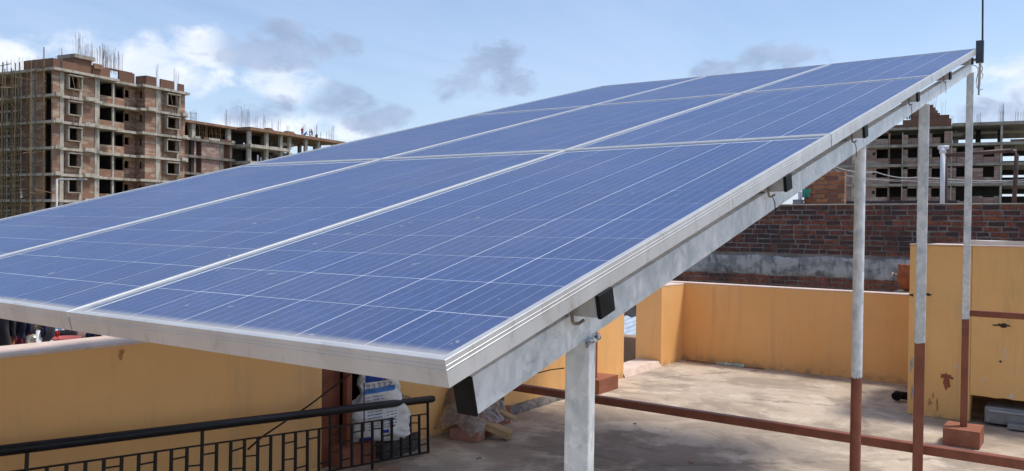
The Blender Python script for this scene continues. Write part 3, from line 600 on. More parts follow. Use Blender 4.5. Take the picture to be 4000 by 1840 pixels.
# ================================================================== STAIR GRILLE, SACK, RUBBLE BY THE LEFT WALL
gA, gB = atX(0, 1761, -2.965), atX(1674, 1560, -2.865)
gdir = (gA - gB).normalized()      # from the right end towards the camera side
gup = (Vector((-0.10, 0.0, 1.0)) - gdir * Vector((-0.10, 0.0, 1.0)).dot(gdir)).normalized()
HT = (gB.z - 0.002) / gup.z - 0.012
gr = thing('railing_grille', 'black iron railing with a thick top pipe leaning along the left parapet', 'railing', gB - gup * (HT + 0.012))
def gp(s, h): return gdir * s + gup * h
GL = 4.2
MB().tube([gp(-0.03, HT + .012), gp(GL, HT + .012)], 0.0235, 16).build('top_pipe', 'black_paint', gr, smooth=True)
MB().lathe([(0, 0), (0.019, 0.0), (0.0215, 0.004), (0.0215, 0.012), (0.019, 0.014)], 16, Matrix.Translation(gp(-0.031, HT + .012)) @ (-gdir).to_track_quat('Z', 'Y').to_matrix().to_4x4()).build('pipe_end', 'iron_dark', gr)
MB().bar(gp(0.0, HT * 0.76), gp(GL, HT * 0.76), 0.012, 0.008, gup).build('middle_rail', 'iron_dark', gr); MB().bar(gp(0.0, 0.006), gp(GL, 0.006), 0.012, 0.010, gup).build('bottom_rail', 'iron_dark', gr)
BS = 0.0815; nb = int(GL / BS)
for k in range(nb + 1):
    s_ = 0.008 + k * BS
    top = HT - .004 if k % 10 == 0 else HT * 0.76 - .003
    MB().bar(gp(s_, -0.035 if k in (6, 16, 26) else 0.010), gp(s_, top), 0.0125, 0.0125, gdir).build('baluster', 'black_paint', gr)
    if k < nb:
        hs = (HT * .17, HT * .48) if k % 2 == 0 else (HT * .32, HT * .62)
        if k % 4 in (0, 1):
            for h_ in hs: MB().bar(gp(s_ + .0065, h_ + random.uniform(-.006, .006)), gp(s_ + BS - .0065, h_ + random.uniform(-.006, .006)), 0.009, 0.007, gup).build('cross_bar', 'iron_dark', gr)
        else:
            h_ = hs[k % 2]; MB().bar(gp(s_ + .0065, h_), gp(s_ + BS - .0065, h_ + random.uniform(-.004, .004)), 0.009, 0.007, gup).build('cross_bar', 'iron_dark', gr)
# thin iron rod leaning behind the grille
a = atX(968, 1756, -2.92); b = atX(1370, 1460, -3.04)
tag(MB().tube([a, a.lerp(b, .12) + Vector((0, 0, .012)), a.lerp(b, .55) + Vector((0, 0, -.006)), b], 0.0052, 8).build('iron_rod', 'iron_dark', smooth=True), 'thin dark iron rod leaning on the wall behind the railing', 'rod')
a = atX(2098, 1458, -3.05); b = atX(2205, 1438, -2.86); c = a.lerp(b, .5) + Vector((0, 0, .008))
tag(MB().tube([a, c, b], 0.0045, 8).build('wire_end', 'iron_dark', smooth=True), 'stiff dark wire end poking from the left wall behind the front post', 'wire')

# dark shed added behind the first gap, roofed to keep it in shade
mat('alcove_sheet', (0.16, 0.055, 0.028), (0.12, 0.04, 0.022), 6, 0.7, co='World'); mat('alcove_dark', (0.02, 0.017, 0.015), (0.03, 0.025, 0.022), 3, 0.95, co='World')
sh = thing('shade_alcove', 'made-up dark shed filling the gap in the left parapet behind the sack', 'alcove', (-3.42, 2.4, -0.2))
MB().box(-1.2, 0.0, -0.30, -0.27, 0, 1.06).build('side_wall', 'alcove_sheet', sh); MB().box(-1.2, 0.0, 1.2, 1.23, 0, 1.06).build('side_wall', 'alcove_dark', sh)
MB().box(-1.23, -1.2, -0.30, 1.23, 0, 1.06).build('back_wall', 'alcove_dark', sh); MB().box(-1.23, 0.015, -0.30, 1.23, 1.06, 1.075).build('roof', 'alcove_sheet', sh); MB().box(-1.2, 0.0, -0.27, 1.2, 0.0, 0.02).build('floor', 'alcove_dark', sh)
MB().box(0.26, 0.30, 0.17, 0.315, 0.2, 1.07).build('door', 'rust_paint', sh)

# printed woven sack on the footing
m, t, p, o = newmat('printed_sack'); v = coords(t, 'Object'); x, y, z = t.xyz(v)
c = t.mix(t.ramp(t.noise(v, 9, 5, 0.6), 0.35, 0.7), (0.84, 0.82, 0.78), (0.66, 0.63, 0.58))
def band(s_, a0, a1, e=0.002):
    q = t.node('ShaderNodeMapRange'); q.interpolation_type = 'SMOOTHSTEP'; t.put(q.inputs[0], s_); q.inputs[1].default_value = a0 - e; q.inputs[2].default_value = a0 + e
    q2 = t.node('ShaderNodeMapRange'); q2.interpolation_type = 'SMOOTHSTEP'; t.put(q2.inputs[0], s_); q2.inputs[1].default_value = a1 - e; q2.inputs[2].default_value = a1 + e
    return t.m('MULTIPLY', q.outputs[0], t.m('SUBTRACT', 1.0, q2.outputs[0]))
front = t.ramp(x, 0.0, 0.02)
def reg(x0, x1, z0, z1): return t.m('MULTIPLY', t.m('MULTIPLY', band(y, x0, x1), band(zz, z0, z1)), front)
zz = t.m('SUBTRACT', z, t.m('MULTIPLY', y, 0.14))
B1 = (0.012, 0.045, 0.30); B2 = (0.05, 0.20, 0.56); OR = (0.62, 0.10, 0.02)
c = t.mix(reg(-0.085, 0.055, 0.378, 0.445), c, B1); c = t.mix(reg(-0.085, -0.03, 0.435, 0.50), c, OR)
c = t.mix(reg(-0.088, 0.100, 0.305, 0.338), c, B2)
c = t.mix(reg(-0.096, -0.088, 0.09, 0.378), c, (0.02, 0.03, 0.14))
bxs = None
for k in range(5):
    q = reg(-0.080 + 0.034 * k, -0.056 + 0.034 * k, 0.322, 0.368); q = t.m('MULTIPLY', q, t.ramp(t.noise(v, 120, 3, 0.6), 0.42, 0.54)); bxs = q if bxs is None else t.m('MAXIMUM', bxs, q)
c = t.mix(t.m('MULTIPLY', bxs, 0.8), c, (0.10, 0.15, 0.24))
ln = t.m('MULTIPLY', t.ramp(t.m('SINE', t.m('MULTIPLY', zz, 360.0)), 0.3, 0.6), t.ramp(t.noise(t.map(v, (1, 60, 20)), 1.0, 3, 0.6), 0.40, 0.50))
tx = t.m('MAXIMUM', reg(-0.08, 0.03, 0.245, 0.290), t.m('MAXIMUM', reg(-0.07, 0.02, 0.08, 0.20), reg(0.03, 0.11, 0.08, 0.19)))
c = t.mix(t.m('MULTIPLY', t.m('MULTIPLY', ln, tx), 0.85), c, (0.07, 0.11, 0.32))
c = t.mix(reg(0.02, 0.062, 0.055, 0.075), c, B1); c = t.mix(reg(-0.12, -0.04, 0.022, 0.05), c, B1); c = t.mix(reg(-0.12, -0.05, -0.01, 0.022), c, OR)
t.put(p.inputs['Base Color'], c); p.inputs['Roughness'].default_value = 0.55
wv_ = t.m('ADD', t.noise(t.map(v, (12, 12, 7), rot=(0.5, 0, 0)), 1.6, 5, 0.6, 1.2), t.m('MULTIPLY', t.noise(v, 300, 2), 0.04)); bump(t, p, wv_, 0.02, 0.6)
sk = thing('cement_sack', 'white printed woven sack with blue band standing on a rust-red footing', 'sack', (-2.985, 2.915, 0.128))
def skf(u_, v_):
    h = v_; z_ = 0.58 * h
    wdt = 0.132 + 0.058 * math.exp(-((h - 0.22) / 0.19) ** 2) + 0.03 * math.exp(-(h / 0.07) ** 2) - 0.014 * math.exp(-((h - .5) / .07) ** 2) + 0.010 * math.sin(23 * h)
    dep = 0.055 + 0.045 * math.exp(-((h - 0.22) / 0.25) ** 2) + 0.012 * math.exp(-((h - .75) / .15) ** 2)
    if h > 0.86: dep *= 1 - 0.85 * (h - 0.86) / 0.14
    if h < 0.06: dep *= 0.55 + 7.5 * h; wdt *= 0.97 + 0.5 * h
    a = 2 * math.pi * u_; ca, sa = math.cos(a), math.sin(a)
    x_ = dep * math.copysign(abs(ca) ** 0.75, ca); y_ = wdt * math.copysign(abs(sa) ** 0.6, sa)
    q = Vector((x_, y_, z_)); q += 0.030 * noise.noise_vector(Vector((x_ * 7 + 3, y_ * 8, z_ * 11))) + 0.011 * noise.noise_vector(Vector((x_ * 22, y_ * 18 + z_ * 20, z_ * 40)))
    q.z = max(q.z, 0.0); q.x -= 0.04 * h
    return q
sb = MB().grid(skf, 64, 60); sb.build('bag', 'printed_sack', sk, smooth=True)
sk.rotation_euler.z = R(-42)
mat('orange_print', (0.66, 0.13, 0.03), (0.60, 0.11, 0.03), 20, 0.6)
def text_mesh(cu):
    o_ = bpy.data.objects.new('tmp', cu); COL.objects.link(o_); dg = bpy.context.evaluated_depsgraph_get(); dg.update()
    me = bpy.data.meshes.new_from_object(o_.evaluated_get(dg)); bpy.data.objects.remove(o_); return me
for (s_, y_, z_) in (('Karn', -0.030, 0.408), ('Pu', 0.020, 0.384)):
    fc = bpy.data.curves.new('lettering', 'FONT'); fc.body = s_; fc.size = 0.042; fc.extrude = 0.0006; fc.shear = 0.2; fc.materials.append(M['orange_print'])
    fo = link('lettering', text_mesh(fc), sk); fo.rotation_euler = (R(90), R(-6), R(90)); fo.location = (0.056, y_, z_)
# torn loose corner of plastic beside the sack
m, t, p, o = newmat('clear_plastic'); m.node_tree.nodes.remove(p); v = coords(t, 'Object')
tr = t.node('ShaderNodeBsdfTransparent'); tr.inputs[0].default_value = (0.93, 0.92, 0.90, 1); df = t.node('ShaderNodeBsdfDiffuse'); df.inputs[0].default_value = (0.55, 0.49, 0.44, 1)
gl = t.node('ShaderNodeBsdfGlossy'); gl.inputs[1].default_value = 0.18; tl = t.node('ShaderNodeBsdfTranslucent'); tl.inputs[0].default_value = (0.6, 0.57, 0.53, 1)
a1 = t.node('ShaderNodeMixShader'); a1.inputs[0].default_value = 0.5; t.l.new(df.outputs[0], a1.inputs[1]); t.l.new(tl.outputs[0], a1.inputs[2])
a2 = t.node('ShaderNodeMixShader'); t.put(a2.inputs[0], t.m('ADD', 0.40, t.m('MULTIPLY', t.ramp(t.noise(v, 10, 5, 0.65, 0.8), 0.4, 0.7), 0.40))); t.l.new(tr.outputs[0], a2.inputs[1]); t.l.new(a1.outputs[0], a2.inputs[2])
lw_ = t.node('ShaderNodeLayerWeight'); lw_.inputs[0].default_value = 0.35
a3 = t.node('ShaderNodeMixShader'); t.put(a3.inputs[0], t.m('MULTIPLY', lw_.outputs['Facing'], 0.4)); t.l.new(a2.outputs[0], a3.inputs[1]); t.l.new(gl.outputs[0], a3.inputs[2]); t.l.new(a3.outputs[0], o.inputs[0])
q0 = atX(1545, 1530, -3.02)
pf = MB().grid(lambda u_, v_: Vector((0.03 * noise.noise((u_ * 4, v_ * 4, 1)), 0.13 * u_ + 0.03 * v_, -0.05 * u_ - 0.045 * v_ * (1 - .6 * u_)+ 0.02 * noise.noise((u_ * 5, v_ * 5, 7)))), 12, 8).build('plastic_scrap', 'clear_plastic'); pf.location = q0; tag(pf, 'torn corner of clear plastic sticking out beside the sack', 'plastic scrap')
# dark rubble under the sack
mat('soot_clod', (0.05, 0.045, 0.04), (0.10, 0.085, 0.07), 30, 0.95, bmp=(30, 0.01))
cl = rough('debris_clod', 'soot_clod', None, -0.10, 0.10, -0.16, 0.16, 0, 0.105, 0.03, 8); cl.location = (-3.05, 3.085, 0.0); tag(cl, 'dark clod of rubble wedged under the end of the sack', 'rubble')

# ---- pile of bricks under plastic in front of the wall
BM_ = []
for sd in range(6):
    b = MB().box(-0.115, 0.115, -0.0525, 0.0525, -0.036, 0.036); me = b.mesh('brick', None, bevel=0.004)
    for q in me.vertices: q.co += 0.007 * noise.noise_vector(q.co * 21 + Vector((sd * 7, 0, 0)))
    BM_.append(me)
def brick_mesh(material):
    r_ = []
    for me in BM_: m2_ = me.copy(); m2_.materials.clear(); m2_.materials.append(M[material]); r_.append(m2_)
    return r_
PBm = brick_mesh('pile_brick')
pb0 = Vector((-2.90, 3.76, 0))
spots = [((0.05, -0.11, 0.036), 8, 'front'), ((0.02, 0.10, 0.036), 4, 'middle'), ((-0.02, 0.22, 0.036), -5, 'back'), ((0.0, 0.04, 0.109), 14, 'upper front'), ((-0.03, 0.17, 0.109), -8, 'upper back'), ((-0.04, 0.09, 0.182), 20, 'topmost')]
for (of, a, nm) in spots:
    o_ = link('pile_brick', random.choice(PBm)); o_.location = pb0 + Vector(of); o_.rotation_euler.z = R(a); tag(o_, 'red brick under the clear plastic, %s of the small pile' % nm, 'brick', 'bricks piled under the plastic')
mat('plank', (0.52, 0.36, 0.19), (0.42, 0.27, 0.13), 5, 0.8, stain=((0.30, 0.18, 0.09), 4, 0.5, 0.7, 0.5, (1, 14, 14)))
def plank(name, a, b, wd, th, lab):
    a = Vector(a); b = Vector(b); X = (b - a).normalized(); Y = Vector((0, 0, 1)).cross(X).normalized(); Z = X.cross(Y); o_ = MB().box(0, (b - a).length, -wd / 2, wd / 2, -th / 2, th / 2).build(name, 'plank', bevel=0.003); o_.matrix_world = frame_of(X, Y, Z, a); tag(o_, lab, 'plank'); return o_
plank('wood_plank', pb0 + Vector((0.02, -0.03, 0.13)), pb0 + Vector((0.30, 0.06, 0.035)), 0.10, 0.05, 'short pale timber offcut sloping off the brick pile')
plank('wood_plank', pb0 + Vector((-0.03, 0.16, 0.205)), pb0 + Vector((0.20, 0.25, 0.10)), 0.07, 0.018, 'thin wooden strip under the plastic behind the pale offcut')
def drape(u_, v_):
    x_ = -0.33 + 0.50 * u_; y_ = -0.19 + 0.54 * v_
    hgt = 0.20 * math.exp(-((x_ + 0.14) / 0.13) ** 2 - ((y_ - 0.10) / 0.16) ** 2) + 0.225 * math.exp(-((x_ + 0.04) / 0.20) ** 4 - ((y_ - 0.08) / 0.23) ** 4)
    q = Vector((x_, y_, 0.02 + hgt)); n_ = Vector((x_ * 9, y_ * 9, hgt * 6)); f_ = noise.noise(n_ * 1.3 + Vector((4, 1, 0)))
    q += 0.055 * noise.noise_vector(n_ * 0.9) + Vector((0, 0, 0.05 * (1 - 2 * abs(f_)))) + 0.012 * noise.noise_vector(n_ * 2.4); q.z = max(q.z, 0.012); return q
dp = MB().grid(drape, 22, 22).build('plastic_sheet', 'clear_plastic', smooth=False); dp.location = pb0; tag(dp, 'crumpled clear plastic sheet thrown over the brick pile by the left wall', 'plastic sheet')
mat('jute', (0.22, 0.15, 0.10), (0.32, 0.22, 0.15), 25, 0.9, bmp=(60, 0.006), stain=((0.5, 0.32, 0.08), 9, 0.58, 0.66, 0.6, (1, 1, 1)))
cb = MB().lathe([(0, 0), (0.07, 0.005), (0.105, 0.05), (0.10, 0.10), (0.06, 0.14), (0.03, 0.155), (0, 0.16)], 28); cb.v = [tuple(Vector(q) + 0.02 * noise.noise_vector(Vector(q) * 16) + 0.008 * noise.noise_vector(Vector(q) * 45)) for q in cb.v]
for (of, lb) in (((-0.13, 0.02, 0.17), 'brown crumpled paper bundle on top of the plastic-covered pile'),):
    o_ = MB(); o_.v = cb.v; o_.f = cb.f; o_ = o_.build('paper_bundle', 'jute', smooth=True); o_.location = pb0 + Vector(of); tag(o_, lb, 'bundle')
o_ = MB().grid(lambda u_, v_: Vector((0.02 * math.sin(5 * u_), 0.05 * (u_ - .5) , 0.11 * (v_ - .5))) + 0.012 * noise.noise_vector(Vector((u_ * 4, v_ * 4, 3))), 10, 10).build('brown_rag', 'jute', smooth=True); o_.location = atX(1962, 1570, -2.88); tag(o_, 'brown rag hanging at the right end of the plastic-covered pile', 'rag')
# stray chips on the roof
mat('chip', (0.40, 0.22, 0.15), (0.30, 0.17, 0.12), 20, 0.9)
for k, (px, py, sz, lb) in enumerate(((1520, 1832, 0.07, 'flat brown tile chip on the floor under the railing end'), (1870, 1790, 0.02, 'small dark stone chip on the floor near the front post'), (2700, 1806, 0.018, 'tiny pale chip on the dark floor right of the front post'), (2480, 1655, 0.012, 'tiny dark chip on the floor behind the red tie rail'))):
    q = atZ(px, py, 0.004); o_ = rough('floor_chip', 'chip', None, -sz, sz, -sz * .35, sz * .35, -0.002, 0.008, 0.004, 4); o_.location = q; o_.rotation_euler.z = R(35 + 60 * k); tag(o_, lb, 'chip')

# ================================================================== NEIGHBOURS
# ---- old brick boundary wall behind the roof (front face y = 14)
BW = thing('boundary_wall', 'old sooty brick wall with a grey rendered band behind the rear parapet', 'wall', (-8.2, 14.0, GZ))
ZB = -GZ
MB().box(0, 11.2, 0.008, 0.25, 0, ZB + 1.905).build('mortar_core', 'mortar', BW)
MB().box(-0.02, 11.22, -0.01, 0.27, ZB + 1.905, ZB + 1.928).build('cap', 'cement_cap', BW, bevel=0.006)
def band_f(u_, v_):
    x_ = 11.2 * u_; lo = 0.655 + 0.05 * noise.noise((x_ * 1.1, 0, 0)) + 0.05 * noise.noise((x_ * 6, 3, 0)); hi = 1.005 + 0.03 * noise.noise((x_ * 1.7, 7, 0)) + 0.035 * noise.noise((x_ * 8, 1, 0))
    return Vector((x_, -0.022 * min(1, 8 * v_, 8 * (1 - v_)) + 0.010 * noise.noise((x_ * 3, v_ * 4, 5)) + 0.011, ZB + lo + (hi - lo) * v_))
MB().grid(band_f, 220, 14).build('render_band', 'old_render', BW, smooth=True)
OBm = brick_mesh('old_brick'); rest_b = MB(); cnt = 0
def course(z, x0, x1, parts, depth=0.0):
    global cnt
    x_ = x0 + random.uniform(-0.12, 0.0)
    while x_ < x1:
        L = random.choice((0.228, 0.222, 0.232, 0.215, 0.11)) if random.random() < 0.9 else 0.17
        if x_ + L > 11.2: break
        if x_ >= 0:
            T = Matrix.Translation((x_ + L / 2, 0.05 + random.uniform(-.009, .008), ZB + z + random.uniform(-.005, .005))) @ Matrix.Rotation(R(random.uniform(-1.5, 1.5)), 4, 'Y') @ Matrix.Diagonal((L / 0.23, 1, random.uniform(0.88, 0.96), 1))
            if parts and 1.55 < x_ < 8.35 and cnt < 296: link('brick', random.choice(OBm), BW, T); cnt += 1
            else: rest_b.box(-0.115, 0.115, -0.0525, 0.0525, -0.036, 0.036, T)
        x_ += L + random.uniform(0.016, 0.026)
z_ = 1.862; k = 0
while z_ > 1.03: course(z_, 0, 11.2, True); z_ -= 0.0855; k += 1
for z_ in (0.612, 0.527, 0.441): course(z_, 0, 11.2, False)
tag(rest_b.build('brick_remainder', 'old_brick', BW), kind='stuff')

# ---- through the second gap: brown wall, sheeting
gb = thing('neighbour_wall', 'shaded brown low wall seen through the second gap in the left parapet', 'wall', (-5.6, 8.35, GZ))
zt = atY(2480, 1318, 8.35).z; MB().box(0, 2.15, 0, 0.2, 0, ZB + zt).build('wall_section', 'brown_plaster', gb, bevel=0.01)
mat('blue_sheet', (0.42, 0.50, 0.58), (0.50, 0.57, 0.64), 4, 0.45, 0.3, stain=((0.25, 0.28, 0.30), 5, 0.55, 0.7, 0.4, (1, 0.3, 1)))
for k, (pa, pb_) in enumerate(((1318, 1290), (1292, 1262), (1264, 1238))):
    ya, yb_ = 9.3 + 0.5 * k, 9.75 + 0.5 * k; za = atY(2480, pa, ya).z; zb = atY(2480, pb_, yb_).z
    sh_ = MB().grid(lambda u_, v_: Vector((-7.0 + 3.4 * u_, ya + (yb_ - ya) * v_, za + (zb - za) * v_ + 0.012 * math.sin(u_ * 130))), 200, 2).build('roof_sheet', 'blue_sheet', smooth=True)
    tag(sh_, 'pale blue corrugated roof sheet seen through the gap, %s of three' % ('lowest', 'middle', 'uppermost')[k], 'roof sheet', 'corrugated sheets beyond the gap')

# ---- brick stub and things on the roof behind the boundary wall
st_ = thing('brick_stub', 'orange brick stub wall rising behind the boundary wall', 'wall', (0, 0, 0))
a = atY(3140, 797, 16.0); b = atY(3297, 797, 16.0); zt = atY(3200, 672, 16.0).z; st_.location = (a.x, 16.0, a.z - 0.6)
Ls = b.x - a.x; Hs = zt - a.z + 0.6
MB().box(0, Ls - 0.02, 0.012, 0.22, 0, Hs - 0.01).build('mortar_core', 'mortar', st_)
SBm = brick_mesh('orange_brick'); z_ = Hs - 0.04
k = 0
while z_ > 0.3:
    x_ = -0.06 if k % 2 else 0.0
    while x_ < Ls - 0.05:
        L = min(0.225, Ls - x_); 
        if x_ < 0: L = 0.165; x_ = 0
        if L > 0.05: link('brick', random.choice(SBm), st_, Matrix.Translation((x_ + L / 2, 0.05 + random.uniform(-.004, .006), z_)) @ Matrix.Diagonal((L / 0.23, 1, 1, 1)))
        x_ += L + 0.013
    z_ -= 0.087; k += 1
mat('green_cloth', (0.03, 0.20, 0.15), (0.05, 0.28, 0.21), 18, 0.8); mat('white_cloth', (0.70, 0.70, 0.72), (0.60, 0.60, 0.64), 12, 0.85); mat('grey_drum', (0.16, 0.16, 0.17), (0.22, 0.22, 0.23), 8, 0.7)
def cloth(name, m, lab, P, X, Z, nu=14, nv=18, amp=0.04, cat='cloth', grp=None, taper=0.0, shape=None, fr=5.0):
    """hanging cloth: top edge along X, hanging down Z, real folds"""
    X = Vector(X); Z = Vector(Z); N = X.cross(Z).normalized(); sd = random.uniform(0, 50)
    def fn(u_, v_):
        wd = 1 - taper * (1 - v_); e = shape(u_, v_) if shape else 0.0
        return X * ((u_ - 0.5) * wd) + Z * (v_ + e) + N * (amp * (0.25 + v_) * math.sin(u_ * fr * 2 + sd) + amp * noise.noise((u_ * 4 + sd, v_ * 3, 1)))
    o_ = MB().grid(fn, nu, nv).build(name, m, smooth=True); o_.location = P
    md = o_.modifiers.new('thickness', 'SOLIDIFY'); md.thickness = 0.006; tag(o_, lab, cat, grp); return o_
q = atY(3150, 738, 15.9); cloth('green_cloth', 'green_cloth', 'green cloth bundle hung beside the orange brick stub', q, (0.17, 0, 0), (-0.02, 0, -0.17), amp=0.03)
q = atY(3126, 748, 15.88); cloth('white_cloth', 'white_cloth', 'white cloth hung left of the green bundle', q, (0.09, 0, 0), (0, 0, -0.17), amp=0.02)
q = atY(3118, 800, 15.95); tag(MB().lathe([(0, -.5), (0.11, -.5), (0.115, 0.0), (0.10, 0.06), (0.11, 0.10), (0.0, 0.11)], 18, Matrix.Translation(q)).build('small_drum', 'grey_drum', smooth=True), 'small dark drum under the hanging cloth bundles', 'drum')
rb = thing('neighbour_roof', 'flat concrete neighbour roof behind the boundary wall', 'roof', (-9, 14.3, GZ)); zr = 1.86; MB().box(0, 16, 0, 9, 0, ZB + zr - .06).build('slab', 'cement_cap', rb)
mat('dark_pipe', (0.07, 0.045, 0.04), (0.11, 0.065, 0.055), 8, 0.6, 0.3); mat('white_pipe', (0.60, 0.61, 0.66), (0.68, 0.69, 0.73), 5, 0.5)
pr_ = thing('pipe_frame', 'dark rusty pipe frame standing on the roof behind the boundary wall', 'pipe frame', (0, 0, 0)); yR = 16.2
a, b, c, e = atY(3692, 797, yR), atY(3694, 605, yR), atY(3950, 588, yR), atY(3960, 797, yR); pr_.location = (a.x, yR, zr); PR0 = pr_.location.copy()
fl = lambda q, dz_=0: Vector((q.x, yR, q.z + dz_)) - PR0
MB().tube([Vector((a.x, yR, zr)) - PR0, fl(b)], 0.036, 12).build('post', 'dark_pipe', pr_, smooth=True); MB().tube([fl(b) + Vector((-.05, 0, -.01)), fl(c)], 0.036, 12).build('top_rail', 'dark_pipe', pr_, smooth=True)
MB().tube([fl(c), fl(c) + Vector((.06, 0, -.015)), fl(c) + Vector((.085, 0, -.08)), Vector((e.x, yR, zr)) - PR0], 0.036, 12).build('post', 'dark_pipe', pr_, smooth=True)
a, b = atY(3681, 797, 16.0), atY(3683, 578, 16.0); vp = thing('vent_pipe', 'white vent pipe with a T cap beside the dark pipe frame', 'pipe', (a.x, 16.0, zr)); V0 = vp.location.copy()
MB().tube([(0, 0, 0), b - V0], 0.040, 14).build('pipe', 'white_pipe', vp, smooth=True); MB().tube([b - V0 + Vector((-.08, 0, .01)), b - V0 + Vector((.10, 0, .01))], 0.034, 12).build('tee_cap', 'white_pipe', vp, smooth=True); MB().tube([b - V0 + Vector((-.0, 0, -.10)), b - V0 + Vector((-.0, 0, -.02))], 0.056, 14).build('socket', 'white_pipe', vp, smooth=True)
DBm = brick_mesh('dark_brick'); yS = 18.6
for k in range(27):
    px = 3318 + k * 16.0; q = atY(px, 792 - (k / 27) * 2, yS); o_ = link('stacked_brick', random.choice(DBm)); o_.location = (q.x, yS, q.z + (0.02 if k % 7 == 3 else 0)); o_.rotation_euler = (0, 0, R(90 + random.uniform(-8, 8)))
    tag(o_, 'dark brick in the row set on edge behind the boundary wall', 'brick', 'bricks set in a row behind the boundary wall')
tag(MB().box(-14, 3, yS - .3, yS + .3, GZ, atY(3500, 793, yS).z - 0.037).build('brick_ledge', 'cement_cap'), 'concrete ledge carrying the row of dark bricks', 'ledge')
# overhead cables
mat('cable', (0.30, 0.29, 0.31), (0.36, 0.35, 0.37), 3, 0.6)
def cable(pts, r_, lab):
    ps = [atD(px, py, D) for px, py, D in pts]; o_ = []; n = 10
    for i in range(len(ps) - 1):
        for k in range(n): tt = k / n; o_.append(ps[i].lerp(ps[i + 1], tt) + Vector((0, 0, -0.10 * math.sin(math.pi * tt))))
    o_.append(ps[-1]); tag(MB().tube(o_, r_, 6).build('overhead_cable', 'cable', smooth=True), lab, 'cable', 'cables strung in front of the right-hand building site')
cable([(3240, 645, 26), (3420, 672, 28), (3590, 692, 30), (4060, 700, 34)], 0.020, 'pale overhead cable sagging across the right building, the thickest one')
cable([(3240, 648, 26), (3360, 690, 28), (3590, 702, 30), (4060, 705, 34)], 0.012, 'thin overhead cable dipping left of the round post')
cable([(3240, 672, 27), (3500, 702, 29), (3900, 706, 32), (4060, 698, 34)], 0.012, 'lowest thin overhead cable across the right building')

# ---- washing and clutter beyond the left wall
nw = thing('neighbour_house', 'lavender white house wall beyond the left parapet', 'house wall', (-7.6, -4, GZ)); MB().box(-0.25, 0, 0, 11.5, 0, ZB + 1.12).build('wall', 'white_plaster', nw)
q = atX(305, 1305, -7.6); wn = MB().box(0.0, 0.02, q.y - nw.location.y - .16, q.y - nw.location.y + .12, q.z + ZB - .20, q.z + ZB + .14); wn.build('window_frame', 'galvanised_dull', nw)
MB().box(0.02, 0.026, q.y - nw.location.y - .13, q.y - nw.location.y - .02, q.z + ZB - .16, q.z + ZB + .12).build('window_pane', 'cap_black', nw); MB().box(0.02, 0.026, q.y - nw.location.y + .01, q.y - nw.location.y + .10, q.z + ZB - .16, q.z + ZB + .12).build('window_pane', 'cap_black', nw)
tag(MB().box(-7.6, -3.45, -4, 7.5, -0.35, -0.25).build('neighbour_terrace', 'white_plaster'), 'pale neighbour terrace floor below the left parapet', 'terrace')
XC = -4.6
mat('black_cloth', (0.012, 0.012, 0.016), (0.03, 0.032, 0.042), 9, 0.9); mat('navy_cloth', (0.010, 0.012, 0.035), (0.018, 0.02, 0.055), 9, 0.9); mat('maroon_cloth', (0.16, 0.018, 0.045), (0.11, 0.014, 0.035), 9, 0.9)
mat('red_cloth', (0.50, 0.02, 0.02), (0.40, 0.015, 0.018), 9, 0.85); mat('sky_cloth', (0.55, 0.65, 0.85), (0.62, 0.72, 0.9), 9, 0.85); mat('orange_wood', (0.30, 0.11, 0.035), (0.24, 0.085, 0.03), 12, 0.7); mat('bright_white', (0.80, 0.80, 0.82), (0.72, 0.72, 0.74), 12, 0.6)
mat('red_plastic', (0.42, 0.10, 0.09), (0.36, 0.08, 0.07), 5, 0.45); mat('brown_mound', (0.20, 0.12, 0.10), (0.15, 0.09, 0.075), 12, 0.9); mat('brass', (0.55, 0.47, 0.30), (0.65, 0.60, 0.50), 25, 0.3, 0.6)
def hang(px0, px1, py0, py1, m, lab, x=XC, amp=0.025, **kw):
    a = atX((px0 + px1) / 2, py0, x); wd = abs(atX(px1, py0, x).y - atX(px0, py0, x).y); h = a.z - atX((px0 + px1) / 2, py1, x).z
    return cloth('hanging_cloth', m, lab, a, (0, wd, 0), (0, 0, -h), amp=amp, cat='clothing', grp='washing beyond the left parapet', **kw)
tip = lambda u_, v_: -0.25 * v_ * (abs(u_ - .5) * 2) ** 2
hang(-60, 32, 1200, 1374, 'black_cloth', 'black garment hanging at the far left edge beyond the parapet', x=-4.45)
hang(20, 66, 1205, 1318, 'black_cloth', 'black garment hanging left of the navy one', x=-4.5)
hang(66, 118, 1205, 1326, 'navy_cloth', 'navy garment hanging over the maroon cloth', x=-4.5, shape=tip)
hang(52, 127, 1265, 1372, 'maroon_cloth', 'maroon cloth with vertical folds hanging under the navy garment', x=-4.7, amp=0.03, fr=9)
hang(157, 180, 1245, 1317, 'navy_cloth', 'narrow dark sleeve hanging right of the white pole', x=-4.6, shape=tip)
hang(170, 250, 1255, 1293, 'sky_cloth', 'pale blue cloth hanging under the frame edge', x=-5.0)
hang(210, 232, 1290, 1345, 'red_cloth', 'bright red garment hanging on a stick', x=-5.2, shape=tip)
hang(344, 368, 1285, 1334, 'navy_cloth', 'dark trouser leg hanging on the white cloth', x=-5.2); hang(378, 395, 1290, 1330, 'black_cloth', 'black strip hanging right of the dark trouser leg', x=-5.2)
hang(330, 405, 1290, 1332, 'bright_white', 'white cloth hanging behind the dark trouser leg', x=-5.35)
def pole(px, py0, py1, r_, m, lab, x=XC, top=None):
    a = atX(px, py0, x); o_ = MB().tube([(a.x, a.y, -0.25), a], r_, 10).build('pole', m, smooth=True); tag(o_, lab, 'pole'); return a
a = pole(150, 1290, 0, 0.014, 'bright_white', 'white pole with a knotted rope top beyond the parapet')
kn = MB()
for k in range(40): q = a + Vector((random.uniform(-.015, .015), random.uniform(-.022, .022), random.uniform(0, .11))); r_ = 0.007; kn.lathe([(0, -r_), (r_, 0), (0, r_)], 6, Matrix.Translation(q))
